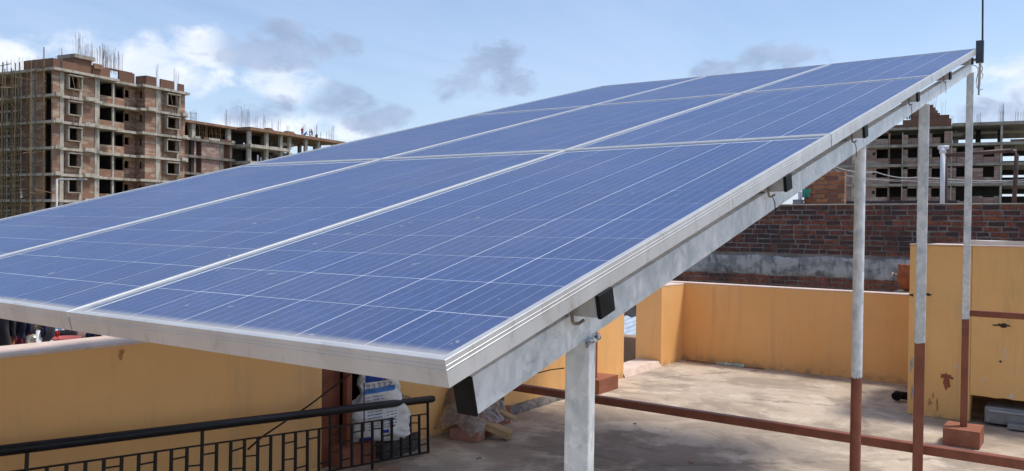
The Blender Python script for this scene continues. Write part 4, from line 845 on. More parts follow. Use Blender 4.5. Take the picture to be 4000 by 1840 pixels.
tag(kn.build('rope_knot', 'jute'), 'knotted straw rope round the top of the white pole', 'rope', kind='thing')
pole(52, 1322, 0, 0.006, 'bright_white', 'thin white stick left of the maroon cloth', x=-4.55); pole(42, 1312, 0, 0.020, 'orange_wood', 'orange brown wooden pole at the left among the washing', x=-4.5); pole(236, 1288, 0, 0.008, 'orange_wood', 'wooden stick behind the red garment', x=-5.25)
hb = MB().lathe([(0, 0), (.05, .004), (.085, .05), (.09, .10), (.06, .15), (.0, .17)], 20); hb.v = [tuple(Vector(q) + 0.008 * noise.noise_vector(Vector(q) * 22)) for q in hb.v]
def lump(px, py, x, sc_, m, lab, cat, nm):
    o_ = MB(); o_.v = list(hb.v); o_.f = list(hb.f); o_ = o_.build(nm, m, smooth=True); q = atX(px, py, x); o_.location = q; o_.scale = sc_; tag(o_, lab, cat)
    pt = thing('cement_stand', 'plain low stand carrying the %s' % lab, 'stand', (q.x, q.y, -0.25)); MB().box(-0.1, 0.1, -0.12, 0.12, 0, q.z + 0.25).build('block', 'white_plaster', pt)
lump(148, 1342, -4.75, (0.9, 1.15, 0.95), 'black_cloth', 'round black bag behind the white pole', 'bag', 'black_bag'); lump(130, 1357, -4.68, (0.5, 0.55, 0.5), 'brass', 'small shiny brass pot at the foot of the black bag', 'pot', 'brass_pot')
lump(247, 1336, -5.3, (0.8, 1.1, 0.9), 'black_cloth', 'black cloth bundle in the red basin', 'bundle', 'cloth_bundle'); lump(322, 1339, -5.4, (1, 1.7, 0.6), 'brown_mound', 'brown earth mound below the small window', 'mound', 'earth_mound')
q = atX(252, 1346, -5.1); bs = MB().lathe([(0, 0), (.06, 0), (.10, .045), (.104, .05), (.097, .05), (.056, .008), (0, .008)], 24).build('basin', 'red_plastic', smooth=True); bs.location = q; tag(bs, 'dull red plastic basin beyond the parapet', 'basin')
bt = thing('cement_stand', 'plain low stand carrying the red basin', 'stand', (q.x, q.y, -0.25)); MB().box(-0.09, 0.09, -0.1, 0.1, 0, q.z + 0.25).build('block', 'white_plaster', bt)

# ================================================================== BUILDING SITES
D1 = Vector((-0.1814, 0.9834, 0)).normalized(); N1 = Vector((D1.y, -D1.x, 0)); ZA = Vector((0, 0, 1))
FWh = Vector((FW.x, FW.y, 0)); 
class Fac:
    def __init__(s, name, label, X, Y, px, D):
        q = atD(px, 900, D); s.P = Vector((q.x, q.y, GZ)); s.X = X; s.Y = Y
        s.o = thing(name, label, 'building', mw=frame_of(X, Y, ZA, s.P))
    def T(s, px, d=0.0, py=500):
        r_ = ray(px, py); B = s.P + s.Y * d - CAM      # solve B + X t = r k  (horizontal)
        det = s.X.x * (-r_.y) - s.X.y * (-r_.x); return ((-B.x) * (-r_.y) - (-B.y) * (-r_.x)) / det
    def Dp(s, px, t=0.0, py=500):                       # depth along Y at lateral t
        r_ = ray(px, py); B = s.P + s.X * t - CAM; det = s.Y.x * (-r_.y) - s.Y.y * (-r_.x); return ((-B.x) * (-r_.y) - (-B.y) * (-r_.x)) / det
    def Z(s, px, py, d=0.0):
        t_ = s.T(px, d, py); q = s.P + s.X * t_ + s.Y * d; r_ = ray(px, py); k = (q - CAM).dot(FWh) / r_.dot(FWh); return (CAM + r_ * k).z - GZ
    def box(s, nm, m, t0, t1, d0, d1, z0, z1, par=None): return MB().box(min(t0, t1), max(t0, t1), min(d0, d1), max(d0, d1), min(z0, z1), max(z0, z1)).build(nm, m, par or s.o)
    def hole(s, nm, m, t0, t1, d0, d1, z0, z1, h0, h1, s0, s1):
        """wall piece with one window opening (h0..h1 along t, s0..s1 in z)"""
        b = MB().box(t0, h0, d0, d1, z0, z1).box(h1, t1, d0, d1, z0, z1).box(h0, h1, d0, d1, z0, s0).box(h0, h1, d0, d1, s1, z1); return b.build(nm, m, s.o)
def rebar(F, t, d, z, n, h, sp=0.5):
    b = MB()
    for k in range(n):
        x_, y_ = t + random.uniform(-sp, sp) * .5, d + random.uniform(-sp, sp) * .5; hh = h * random.uniform(0.7, 1.05); lx, ly = random.uniform(-.05, .05) * hh, random.uniform(-.05, .05) * hh
        b.tube([(x_, y_, z), (x_ + lx * .4, y_ + ly * .4, z + hh * .5), (x_ + lx, y_ + ly, z + hh)], 0.014, 4, False)
    return b.build('rebar_cluster', 'rebar', F.o)

# ---------------- A: tall unfinished block with bamboo scaffold
A = Fac('apartment_block', 'tall unfinished brick apartment block with bamboo scaffolding on its left side', D1, -N1, 207, 94.8)
tA = lambda px, d=0.0: A.T(px, d)
zroof = A.Z(212, 264); FH = 3.02
tB1 = tA(387); tB2 = tA(567); tE = tA(722)
# recess depth so that the inner end of the return wall lands at px 529
rec = 0.0
for k in range(60):
    if A.T(529, rec) > tB2: break
    rec += 0.1
DEP = 16.0
win1 = (tA(266), tA(304)); win2 = (tA(650), tA(688)); co1 = (tA(233), tA(248)); co2 = (tA(308), tA(319)); co3 = (tA(369), tA(387)); co4 = (tA(608), tA(625)); co5 = (tA(690), tA(697))
zf = [zroof - FH * k for k in range(0, 8)]      # top of each slab
for k, zt in enumerate(zf):
    pr = 0.55 if k in (0, 2) else 0.28
    sb = MB().box(-0.35, tB1 + (2.4 if k in (0, 2) else 0.3), -pr, DEP, zt - 0.30, zt).box(tB1 + .31 if k not in (0, 2) else tB1 + 2.41, tB2 - 0.9, rec - 1.3, DEP - .01, zt - 0.298, zt - .002)
    sb.box(tB2 - 0.89, tE + 0.35, -pr, DEP - .02, zt - 0.30, zt); sb.build('floor_slab', 'pale_concrete', A.o)
    if k:   # stub beams breaking the slab line
        for (a, b) in ((tA(204), tA(232)), (tA(320), tA(360)), (tA(567), tA(600)), (tA(700), tA(722))):
            if random.random() < 0.8: A.box('edge_beam', 'pale_concrete', a, b, -0.62, -0.285, zt - 0.22, zt + 0.22)
    if k == 7: break
    z0, z1 = zt - FH, zt - 0.30
    if z0 < 0: z0 = 0.0
    # right-facing front, first bay
    A.box('brick_panel', 'infill_brick', tA(205), co1[0] - .02, 0.0, 0.23, z0 + .002, z1); A.box('column', 'pale_concrete', co1[0], co1[1], -0.06, 0.35, z0 + .002, z1)
    A.box('brick_panel', 'infill_brick', co1[1] + .02, win1[0] - .35, 0.10, 0.30, z0 + .002, z1)
    A.hole('brick_panel', 'infill_brick', win1[0] - .33, win1[1] + .10, 0.06, 0.26, z0 + .002, z1, win1[0], win1[1], z0 + .95, z0 + 2.35)
    A.box('column', 'pale_concrete', co2[0], co2[1], -0.06, 0.35, z0 + .002, z1); A.box('brick_panel', 'infill_brick', co2[1] + .02, co3[0] - .02, 0.0, 0.23, z0 + .002, z1)
    A.box('column', 'pale_concrete', co3[0], co3[1], -0.08, 0.5, z0 + .002, z1)
    # second bay
    A.box('brick_panel', 'infill_brick', tB2, co4[0] - .02, 0.0, 0.23, z0 + .002, z1); A.box('column', 'pale_concrete', co4[0], co4[1], -0.08, 0.4, z0 + .002, z1)
    A.box('brick_panel', 'infill_brick', co4[1] + .02, win2[0] - .40, 0.22, 0.45, z0 + .002, z1)
    A.hole('brick_panel', 'infill_brick', win2[0] - .38, win2[1] + .10, 0.06, 0.26, z0 + .002, z1, win2[0], win2[1], z0 + .95, z0 + 2.35)
    A.box('column', 'pale_concrete', co5[0], co5[1], -0.06, 0.35, z0 + .002, z1); A.box('brick_panel', 'infill_brick', co5[1] + .02, tE, 0.0, 0.23, z0 + .002, z1)
    # projecting concrete surrounds of the two windows
    for wn_ in (win1, win2):
        f_ = MB().box(wn_[0] - .30, wn_[1] + .30, -0.55, 0.05, z0 + 2.37, z0 + 2.50).box(wn_[0] - .30, wn_[1] + .30, -0.50, 0.05, z0 + .80, z0 + .93)
        f_.box(wn_[0] - .30, wn_[0] - .14, -0.45, 0.05, z0 + .935, z0 + 2.365).box(wn_[1] + .14, wn_[1] + .30, -0.45, 0.05, z0 + .935, z0 + 2.365); wo_ = f_.build('window_surround', 'raw_concrete', A.o)
        if k in (0, 1):
            for sgn in (0.25, 0.8):
                x_ = wn_[0] + (wn_[1] - wn_[0]) * sgn; MB().tube([(x_ - .25, -0.75, z0 - .3), (x_ + .05, -0.5, z0 + .8)], 0.04, 6).build('timber_prop', 'bamboo', wo_)
                if k == 0: MB().tube([(x_ + .1, -0.55, z0 + .95), (x_ - .2, -0.5, z0 + 2.4)], 0.04, 6).build('timber_prop', 'bamboo', wo_)
    # recess: balconies, small-window wall, return wall
    tm0, tm1 = A.T(437, rec - .9), A.T(444, rec - .9); tq = A.T(484, rec); tqb = A.T(484, rec - .9)
    A.box('column', 'pale_concrete', tm0, tm1, rec - 1.0, rec - .75, z0 + .002, z1)
    A.box('balcony_wall', 'infill_brick', tB1 + .35, tqb, rec - 0.95, rec - 0.76, z0 + .002, z0 + .95)
    A.box('room_divider', 'dark_inside', tm1 + .2, tm1 + .45, rec - .7, rec + 4, z0 + .002, z1)
    A.hole('brick_panel', 'infill_brick', tq, tB2, rec, rec + .23, z0 + .002, z1, A.T(487, rec), A.T(505, rec), z0 + 1.35, z0 + 2.3)
    b = MB(); r0, r1 = rec * 0.35, rec * 0.62
    b.box(tB2 + .001, tB2 + .23, 0.232, r0, z0 + .002, z1).box(tB2 + .001, tB2 + .23, r1, rec - .002, z0 + .002, z1).box(tB2 + .001, tB2 + .23, r0, r1, z0 + .002, z0 + 1.35).box(tB2 + .001, tB2 + .23, r0, r1, z0 + 2.3, z1); b.build('return_wall', 'infill_brick', A.o)
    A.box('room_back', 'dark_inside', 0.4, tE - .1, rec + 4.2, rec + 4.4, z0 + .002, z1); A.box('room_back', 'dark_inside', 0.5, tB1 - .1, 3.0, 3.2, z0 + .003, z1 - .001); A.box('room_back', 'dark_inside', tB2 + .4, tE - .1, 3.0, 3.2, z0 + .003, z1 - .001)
    A.box('end_wall', 'infill_brick', tE - .001, tE + .22, 0.24, DEP - .5, z0 + .002, z1)
    # left (shaded) face at t = 0
    dpx = lambda px: A.Dp(px, 0.0)
    A.box('brick_panel', 'infill_brick', 0.02, 0.25, 0.25, dpx(203), z0 + .002, z1); A.box('brick_panel', 'infill_brick', 0.10, 0.33, dpx(170), dpx(134), z0 + .002, z1)
    A.box('brick_panel', 'infill_brick', 1.5, 1.7, dpx(203), dpx(170), z0 + .002, z1)
    A.box('column', 'raw_concrete', -0.04, 0.4, dpx(133), dpx(116), z0 + .002, z1); A.box('brick_panel', 'parapet_brick', 0.10, 0.33, dpx(115), dpx(84), z0 + .002, z1)
    A.box('column', 'raw_concrete', 0.0, 0.4, dpx(84), dpx(79), z0 + .002, z1)
    A.box('room_back', 'dark_inside', 3.4, 3.6, dpx(84) - .5, DEP, z0 + .002, z1)
# roof: brick parapets, stair head, bars
for (a, b, h) in ((204, 232, 1.05), (240, 300, 0.95)): A.box('parapet', 'parapet_brick', tA(a), tA(b), -0.1, 0.13, zroof, zroof + h)
A.box('parapet', 'parapet_brick', -0.1, 0.13, 0.14, A.Dp(94, 0), zroof, zroof + 1.1)
A.box('parapet', 'parapet_brick', tA(372), tA(440), 0.5, 0.73, zroof, zroof + 1.3); A.box('parapet', 'parapet_brick', tA(444, rec), tB2 - .9, rec - .9, rec - .67, zroof, zroof + 1.35)
A.box('parapet', 'parapet_brick', tA(567), tA(608), -0.1, 0.13, zroof, zroof + 1.25); A.box('parapet', 'parapet_brick', tA(567) - .0, tA(567) + .23, 0.14, rec, zroof, zroof + 1.25)
A.box('parapet', 'parapet_brick', tA(624), tA(678), -0.1, 0.13, zroof, zroof + 1.2); A.box('parapet', 'parapet_brick', tA(694), tA(716), -0.1, 0.13, zroof, zroof + 1.05)
A.box('stair_head', 'parapet_brick', tA(300), tA(370), 0.6, 3.2, zroof, zroof + 1.75); A.box('stair_beam', 'raw_concrete', tA(298), tA(378), 0.3, 3.4, zroof + 1.76, zroof + 2.2)
A.box('form_board', 'shutter_wood', tA(440), tA(500, rec), 1.0, 1.9, zroof + 1.4, zroof + 1.47); A.box('stair_head', 'shutter_wood', tA(372), tA(404), 0.2, 0.45, zroof + .9, zroof + 1.5)
for (px, d, n, h, sp) in ((238, 0.0, 8, 2.6, .5), (215, 2, 5, 1.8, .6), (262, 3.5, 8, 1.6, 1.6), (305, 2.0, 12, 3.6, .9), (325, 2.5, 10, 2.8, 2.0), (345, 2.5, 14, 2.6, 2.4), (372, 3.0, 22, 3.0, 2.4), (400, 4.0, 34, 3.2, 3.0), (425, 4.0, 30, 3.0, 2.6), (445, 4.5, 26, 2.8, 1.8), (470, 4.0, 4, 1.4, 1.0), (615, 0.0, 8, 3.2, .55), (686, 0.0, 9, 3.2, .55), (170, 5, 5, 1.4, .8)):
    rebar(A, tA(px, d), d, zroof + (1.6 if 296 < px < 460 else 0), n, h, sp)
for px in (150, 126, 100, 88, 68, 50, 36, 22, 8): rebar(A, 0.3, A.Dp(px, 0), zroof, 4, 1.6, .9)
# lower wing running on to the left
dw = A.Dp(80, 0); A2 = A.Dp(-60, 0)
for k, zt in enumerate([zroof - 1.15 - FH * i for i in range(7)]):
    A.box('wing_slab', 'raw_concrete', 1.6, 9.0, dw + .1, A2, zt - .30, zt)
    for px in (76, 52, 30, 10, -20): A.box('wing_column', 'raw_concrete', 1.8, 2.2, A.Dp(px, 1.8), A.Dp(px - 6, 1.8), zt - FH + .002, zt - .302)
    A.box('wing_back', 'dark_inside', 5.0, 5.2, dw + .1, A2, zt - FH + .002, zt - .302)
    if k in (1, 3, 4): A.box('brick_panel', 'parapet_brick', 2.6, 2.8, A.Dp(70, 2.6), A.Dp(40, 2.6), zt - FH + .002, zt - .302)
A.box('parapet', 'parapet_brick', 1.6, 1.83, dw + .2, A.Dp(10, 1.6), zroof - 1.15, zroof - .35)
# bamboo scaffold on the shaded face
S = thing('bamboo_scaffold', 'bamboo pole scaffolding tied up the shaded left face of the tall block', 'scaffolding', mw=frame_of(D1, -N1, ZA, A.P))
xs = []
for tt in (-1.0, -2.3):
    for px in ((170, 139, 104, 74, 68, 50, 43, 18, 8, -12, -30) if tt == -1.0 else (120, 60, 10, -24)):
        dd = A.Dp(px, tt); z_top = zroof + random.uniform(0.2, 3.2) if px > 95 else zroof - 1 + random.uniform(-.5, 2)
        j = random.uniform(-.15, .15); MB().tube([(tt, dd, 4), (tt + j, dd + random.uniform(-.15, .15), (z_top + 4) / 2), (tt, dd, z_top)], 0.058, 6, False).build('pole', 'bamboo', S)
    d0, d1 = A.Dp(182, tt), A.Dp(-40, tt); z_ = 8.0; k = 0
    while z_ < zroof + .2:
        n_ = 3
        for i in range(n_):
            if random.random() < (0.14 if tt == -1.0 else 0.55): continue
            a = d0 + (d1 - d0) * max(0, i / n_ + random.uniform(-.06, .02)); b = d0 + (d1 - d0) * ((i + 1) / n_ + random.uniform(-.02, .05)); s_ = random.uniform(-.25, .25)
            MB().tube([(tt - .08, a, z_ + s_), (tt - .08, b, z_ - s_ + random.uniform(-.1, .1))], 0.042, 6, False).build('ledger', 'bamboo', S)
        z_ += random.uniform(1.15, 1.5); k += 1
for k in range(26):
    dd = A.Dp(random.uniform(0, 178), -1.0); z_ = random.uniform(9, zroof - .5); MB().tube([(-0.2, dd, z_ + random.uniform(-.4, .4)), (-2.5, dd + random.uniform(-.4, .4), z_)], 0.05, 6, False).build('putlog', 'bamboo', S)
for k in range(5):
    dd = A.Dp(random.uniform(60, 165), -1.0); z_ = 10 + 3.2 * k; MB().tube([(-1.1, dd, z_), (-1.1, dd + 3.2, z_ + 2.6)], 0.05, 6, False).build('brace', 'bamboo', S)
q = A.P + D1 * -1.3 + (-N1) * A.Dp(84, -1.3); c_ = cloth('sack_cloth', 'bright_white', 'small pale sack hanging from the bamboo scaffolding', Vector((q.x, q.y, A.Z(84, 742) + GZ)), D1 * 0.35 + N1 * -0.35, (0.1, 0, -0.75), amp=0.1, cat='sack')
# grey lamp pole in front of the block
a = atD(222, 800, 60); lpz = atD(222, 700, 60); e_ = atD(302, 701, 62)
lp_ = thing('street_lamp', 'slim grey lamp pole with a long arm in front of the tall block', 'street lamp', (a.x, a.y, GZ)); Lq = lp_.location.copy()
MB().tube([(0, 0, 0), lpz - Lq], 0.075, 8).build('pole', 'galvanised_dull', lp_, smooth=True); MB().tube([lpz - Lq, e_ - Lq], 0.05, 8).build('arm', 'galvanised_dull', lp_, smooth=True); MB().bar(e_ - Lq, e_ - Lq + Vector((0.7, 0.3, 0.02)), 0.2, 0.1).build('lamp_head', 'galvanised_dull', lp_)

# ---------------- B: mid block with timber props under its new roof
B = Fac('prop_block', 'unfinished mid-height block with timber props under its newest slab', D1, -N1, 745, 139.5)
zr_ = B.Z(763, 474); tb = lambda px: B.T(px); t0, t1 = tb(722), tb(916)
zs = [zr_ - 2.9 * k for k in range(7)]
B.box('roof_slab', 'shutter_wood', t0 - 1, t1, -0.6, 15, zr_ - .42, zr_)
for k, zt in enumerate(zs[1:]):
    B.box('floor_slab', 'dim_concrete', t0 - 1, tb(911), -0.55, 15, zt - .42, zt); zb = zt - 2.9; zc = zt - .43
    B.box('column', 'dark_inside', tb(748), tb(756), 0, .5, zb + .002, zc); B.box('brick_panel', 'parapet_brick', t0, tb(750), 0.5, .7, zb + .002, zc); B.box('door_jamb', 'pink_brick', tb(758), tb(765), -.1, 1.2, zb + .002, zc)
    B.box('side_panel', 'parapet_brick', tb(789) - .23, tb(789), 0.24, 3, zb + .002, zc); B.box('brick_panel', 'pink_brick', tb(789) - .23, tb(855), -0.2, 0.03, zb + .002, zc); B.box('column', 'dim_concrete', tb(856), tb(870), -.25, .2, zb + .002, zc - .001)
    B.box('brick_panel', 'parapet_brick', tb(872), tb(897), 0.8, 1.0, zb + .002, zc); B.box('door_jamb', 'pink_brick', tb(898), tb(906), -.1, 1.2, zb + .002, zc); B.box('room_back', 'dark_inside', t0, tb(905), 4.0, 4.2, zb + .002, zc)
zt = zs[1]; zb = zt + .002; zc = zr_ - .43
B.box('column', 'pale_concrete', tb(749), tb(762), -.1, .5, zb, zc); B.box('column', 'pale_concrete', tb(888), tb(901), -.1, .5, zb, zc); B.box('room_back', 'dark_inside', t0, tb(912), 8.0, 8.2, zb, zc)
for (a, b, m_) in ((755, 775, 'pale_concrete'), (790, 806, 'parapet_brick'), (808, 852, 'pale_concrete'), (856, 896, 'parapet_brick'), (897, 911, 'pale_concrete')): B.box('upstand', m_, tb(a), tb(b), -.5, -.25, zb, zb + .38)
for k in range(34):
    px = 728 + 172 * (k + random.uniform(.1, .9)) / 34; d_ = random.choice((0.3, 1.2, 2.6, 4.0)); x_ = B.T(px, d_); j = random.uniform(-.35, .35)
    MB().tube([(x_, d_, zb), (x_ + j, d_, zc)], 0.075, 6, False).build('timber_prop', 'bamboo', B.o)
for k in range(6): px = random.uniform(760, 880); x_ = B.T(px, 2); B.box('prop_board', 'shutter_wood', x_, x_ + random.uniform(.6, 1.4), 1.9, 2.0, zb + 1.4, zb + 1.65)
for (px, n, h) in ((762, 6, 2.0), (778, 6, 2.2), (890, 8, 3.2), (898, 6, 3.0), (728, 4, 1.6)): rebar(B, tb(px), 0.5, zr_, n, h, .6)
tw = thing('scaffold_tower', 'small blue-grey steel scaffold tower on the roof of the prop block', 'scaffold tower', mw=frame_of(D1, -N1, ZA, B.P + ZA * zr_)); xa, xb = tb(735), tb(777); ht = B.Z(735, 430) - zr_
for x_ in (xa, xa + (xb - xa) * .42, xa + (xb - xa) * .56, xb):
    for y_ in (0.6, 1.9): MB().tube([(x_, y_, 0), (x_, y_, ht)], 0.035, 6).build('leg', 'tower_steel', tw)
for x0_, x1_ in ((xa, xa + (xb - xa) * .42), (xa + (xb - xa) * .56, xb)):
    for zz_ in (ht * .35, ht * .85): MB().tube([(x0_, .6, zz_), (x1_, .6, zz_)], 0.03, 6).build('cross_tube', 'tower_steel', tw)
    MB().tube([(x0_, .6, ht * .38), (x1_, .6, ht * .82)], 0.022, 6).build('brace', 'tower_steel', tw)

# ---------------- C: long open concrete frame
C = Fac('open_frame_block', 'long open concrete frame block with workers on its roof', D1, -N1, 968, 148)
zc0 = C.Z(971, 497); tc = lambda px, d=0.0: C.T(px, d); tEnd = tc(1336)
zs = [zc0 - 3.02 * k for k in range(7)]
C.box('roof_slab', 'shutter_wood', -0.6, tEnd, -0.9, 14.5, zc0 - .55, zc0)
cpx = [(971, 987), (1039, 1052), (1095, 1105), (1129, 1140), (1193, 1206), (1241, 1251), (1300, 1311)]
for k, zt in enumerate(zs[1:]):
    tend = tc(1123) if k == 0 else tc(1130)
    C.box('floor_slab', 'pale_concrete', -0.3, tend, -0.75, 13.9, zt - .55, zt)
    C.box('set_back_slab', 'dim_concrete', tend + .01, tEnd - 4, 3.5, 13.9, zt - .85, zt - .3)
for fl_ in range(6):
    zt = zs[fl_] - .552; zb = zs[fl_ + 1] + .002 if fl_ < 6 else 0
    for i, (a, b) in enumerate(cpx):
        for r_, d_ in enumerate((0.0, 4.6, 9.2, 13.4)):
            if r_ and i % 2 == 0 and r_ == 2: continue
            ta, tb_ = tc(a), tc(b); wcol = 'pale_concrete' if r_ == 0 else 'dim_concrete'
            if zs[fl_ + 1] > 0: C.box('column', wcol, ta, ta + min(.75, tb_ - ta), d_, d_ + .45, zb, zt)
    if fl_ < 5:
        C.box('inner_wall', 'dark_inside', tc(990), tc(1034), 9.6, 9.8, zb, zt); C.box('inner_wall', 'dark_inside', tc(1056), tc(1120), 6.0, 6.2, zb, zt); C.box('end_wall', 'dark_inside', 0.4, 0.6, 4.5, 13.0, zb, zt); C.box('inner_wall', 'dark_inside', 0.7, tc(1036), 5.2, 5.4, zb, zt)
        C.box('cross_beam', 'dim_concrete', tc(1105), tEnd - 1, 4.6, 5.0, zt - .6, zt - .001); C.box('cross_beam', 'dim_concrete', 0.2, tEnd - 1, 13.4, 13.8, zt - .5, zt - .001)
        C.box('cross_beam', 'pale_concrete', tc(1140), tc(1192), 2.8, 3.1, zt - 1.5, zt - .9)
        if fl_ >= 1: C.box('inner_wall', 'dark_inside', tc(1056), tc(1190), 9.9, 10.1, zb, zt)
    for px in (1000 + 6, 1018, 1034):
        if fl_ == 1: C.box('white_board', 'bright_white', C.T(px, 1), C.T(px, 1) + .35, 1.0, 1.1, zb, zb + random.uniform(.9, 1.6))
for (px, dq, n, h) in ((935, 3.0, 6, 2.4), (948, 2.2, 10, 4.2), (958, 1.5, 6, 2.2)): rebar(C, C.T(px, dq), dq, zc0, n, h, .7)
for (px, n, h) in ((978, 12, 3.8), (1010, 8, 3.0), (1029, 4, 1.5), (1045, 12, 2.8), (1078, 6, 2.2), (1098, 10, 2.8), (1135, 8, 1.7), (1199, 12, 2.6), (1245, 12, 3.0), (1264, 5, 1.6), (1291, 8, 2.4), (1306, 12, 3.2)): rebar(C, tc(px), 0.6, zc0, n, h, .7)
for (a, b) in ((1056, 1084), (1132, 1168)):
    for k in range(3): C.box('board_stack', 'shutter_wood', tc(a) + .3 * k, tc(b) - .2 * k, 0.5 + .2 * k, 2.0, zc0 + .22 * k, zc0 + .22 * k + .19)

# ---------------- workers on that roof
def person(name, lab, P, yaw, joints, radii, cols):
    """one continuous skinned figure; joints: name -> (pos, parent)"""
    names = list(joints); idx = {n: i for i, n in enumerate(names)}
    me = bpy.data.meshes.new(name); me.from_pydata([joints[n][0] for n in names], [(idx[joints[n][1]], idx[n]) for n in names if joints[n][1]], [])
    o_ = bpy.data.objects.new(name, me); COL.objects.link(o_)
    o_.modifiers.new('skin', 'SKIN'); 
    if not me.skin_vertices: bpy.context.view_layer.objects.active = o_
    sv = me.skin_vertices[0].data if me.skin_vertices else None
    if sv is None:
        bpy.context.view_layer.update(); sv = me.skin_vertices[0].data
    for n in names: sv[idx[n]].radius = (radii.get(n, .05),) * 2; sv[idx[n]].use_root = (n == 'pelvis')
    o_.modifiers.new('sub', 'SUBSURF').levels = 1; o_.modifiers['sub'].render_levels = 2
    m_, t_, p_, out = newmat('clothes_' + lab.split()[0] + str(len(M))); z_ = t_.xyz(coords(t_, 'Object'))[2]
    (pz_, pc), (sz_, sc_), (hz_, hc), hair = cols
    c_ = t_.mix(t_.m('GREATER_THAN', z_, pz_), pc, sc_); c_ = t_.mix(t_.m('GREATER_THAN', z_, sz_), c_, hc); c_ = t_.mix(t_.m('GREATER_THAN', z_, hz_), c_, hair)
    t_.put(p_.inputs['Base Color'], c_); p_.inputs['Roughness'].default_value = .85; me.materials.append(m_)
    o_.location = P; o_.rotation_euler.z = yaw; return tag(o_, lab, 'person', 'workers on the roof of the open frame block')
RADS = dict(pelvis=.15, spine=.14, chest=.17, neck=.06, head0=.085, head=.10, headtop=.07, sh_l=.075, el_l=.05, wr_l=.04, ha_l=.045, sh_r=.075, el_r=.05, wr_r=.04, ha_r=.045, hip_l=.11, kn_l=.07, an_l=.05, to_l=.045, hip_r=.11, kn_r=.07, an_r=.05, to_r=.045)
def standing(lean=0.0, arm=(0.25, 0.1), stride=0.12):
    L = lambda z: lean * max(0, z - .95)
    return dict(pelvis=((0, 0, .95), None), spine=((L(1.15), 0, 1.15), 'pelvis'), chest=((L(1.36), 0, 1.36), 'spine'), neck=((L(1.5), 0, 1.50), 'chest'), head0=((L(1.58) + .02, 0, 1.58), 'neck'), head=((L(1.66) + .02, 0, 1.66), 'head0'), headtop=((L(1.74), 0, 1.73), 'head'),
        sh_l=((L(1.42), .19, 1.42), 'chest'), el_l=((L(1.2) + arm[1], .25, 1.14), 'sh_l'), wr_l=((L(1) + arm[0], .22, .98 + arm[0] * .7), 'el_l'), ha_l=((L(1) + arm[0] + .06, .20, .94 + arm[0] * .8), 'wr_l'),
        sh_r=((L(1.42), -.19, 1.42), 'chest'), el_r=((L(1.2) + arm[1] * .5, -.25, 1.14), 'sh_r'), wr_r=((L(1) + arm[0] * .6, -.23, .95), 'el_r'), ha_r=((L(1) + arm[0] * .6 + .04, -.22, .88), 'wr_r'),
        hip_l=((0, .09, .88), 'pelvis'), kn_l=((stride, .10, .49), 'hip_l'), an_l=((stride * .4, .10, .07), 'kn_l'), to_l=((stride * .4 + .16, .11, .04), 'an_l'), hip_r=((0, -.09, .88), 'pelvis'), kn_r=((-stride * .2, -.10, .49), 'hip_r'), an_r=((-stride, -.10, .07), 'kn_r'), to_r=((-stride + .16, -.11, .04), 'an_r'))
def crouching(bend=0.35):
    return dict(pelvis=((0, 0, .34), None), spine=((bend * .4, 0, .52), 'pelvis'), chest=((bend, 0, .68), 'spine'), neck=((bend + .08, 0, .80), 'chest'), head0=((bend + .12, 0, .87), 'neck'), head=((bend + .15, 0, .94), 'head0'), headtop=((bend + .16, 0, 1.01), 'head'),
        sh_l=((bend, .18, .72), 'chest'), el_l=((bend + .18, .24, .50), 'sh_l'), wr_l=((bend + .34, .18, .32), 'el_l'), ha_l=((bend + .40, .16, .26), 'wr_l'), sh_r=((bend, -.18, .72), 'chest'), el_r=((bend + .18, -.24, .50), 'sh_r'), wr_r=((bend + .34, -.18, .32), 'el_r'), ha_r=((bend + .40, -.16, .26), 'wr_r'),
        hip_l=((0, .10, .30), 'pelvis'), kn_l=((.36, .16, .48), 'hip_l'), an_l=((.10, .14, .08), 'kn_l'), to_l=((.26, .15, .04), 'an_l'), hip_r=((0, -.10, .30), 'pelvis'), kn_r=((.36, -.16, .48), 'hip_r'), an_r=((.10, -.14, .08), 'kn_r'), to_r=((.26, -.15, .04), 'an_r'))
SKN = (0.16, 0.075, 0.045); HAIR = (0.012, 0.01, 0.012)
def onroof(px, d_): q = C.P + C.X * tc(px, d_) + C.Y * d_; q.z = GZ + zc0; return q
person('person', 'worker in a red shirt standing at the left of the roof group', onroof(1180, 0.6), 2.2, standing(.10, (.3, .15)), RADS, ((.95, (0.03, 0.03, 0.10)), (1.50, (0.36, 0.02, 0.03)), (1.68, SKN), HAIR))
person('person', 'worker in bright blue crouching beside the red-shirted one', onroof(1188, 0.3), 0.6, crouching(.42), RADS, ((.30, (0.02, 0.05, 0.15)), (.80, (0.05, 0.25, 0.62)), (.97, SKN), HAIR))
person('person', 'worker in a pale pink shirt and jeans standing mid roof edge', onroof(1210, 0.5), 1.0, standing(.06, (.35, .2)), RADS, ((.95, (0.02, 0.04, 0.16)), (1.50, (0.42, 0.30, 0.36)), (1.68, SKN), HAIR))
person('person', 'worker in a dark maroon jacket stepping beside the pale pink one', onroof(1220, 0.3), -2.4, standing(.18, (.3, .25), .22), RADS, ((.95, (0.06, 0.05, 0.09)), (1.50, (0.10, 0.03, 0.07)), (1.68, SKN), HAIR))
person('person', 'dark-clothed worker crouching at the right of the roof group', onroof(1238, 0.3), 2.6, crouching(.30), RADS, ((.30, (0.05, 0.04, 0.05)), (.80, (0.06, 0.05, 0.055)), (.97, SKN), HAIR))

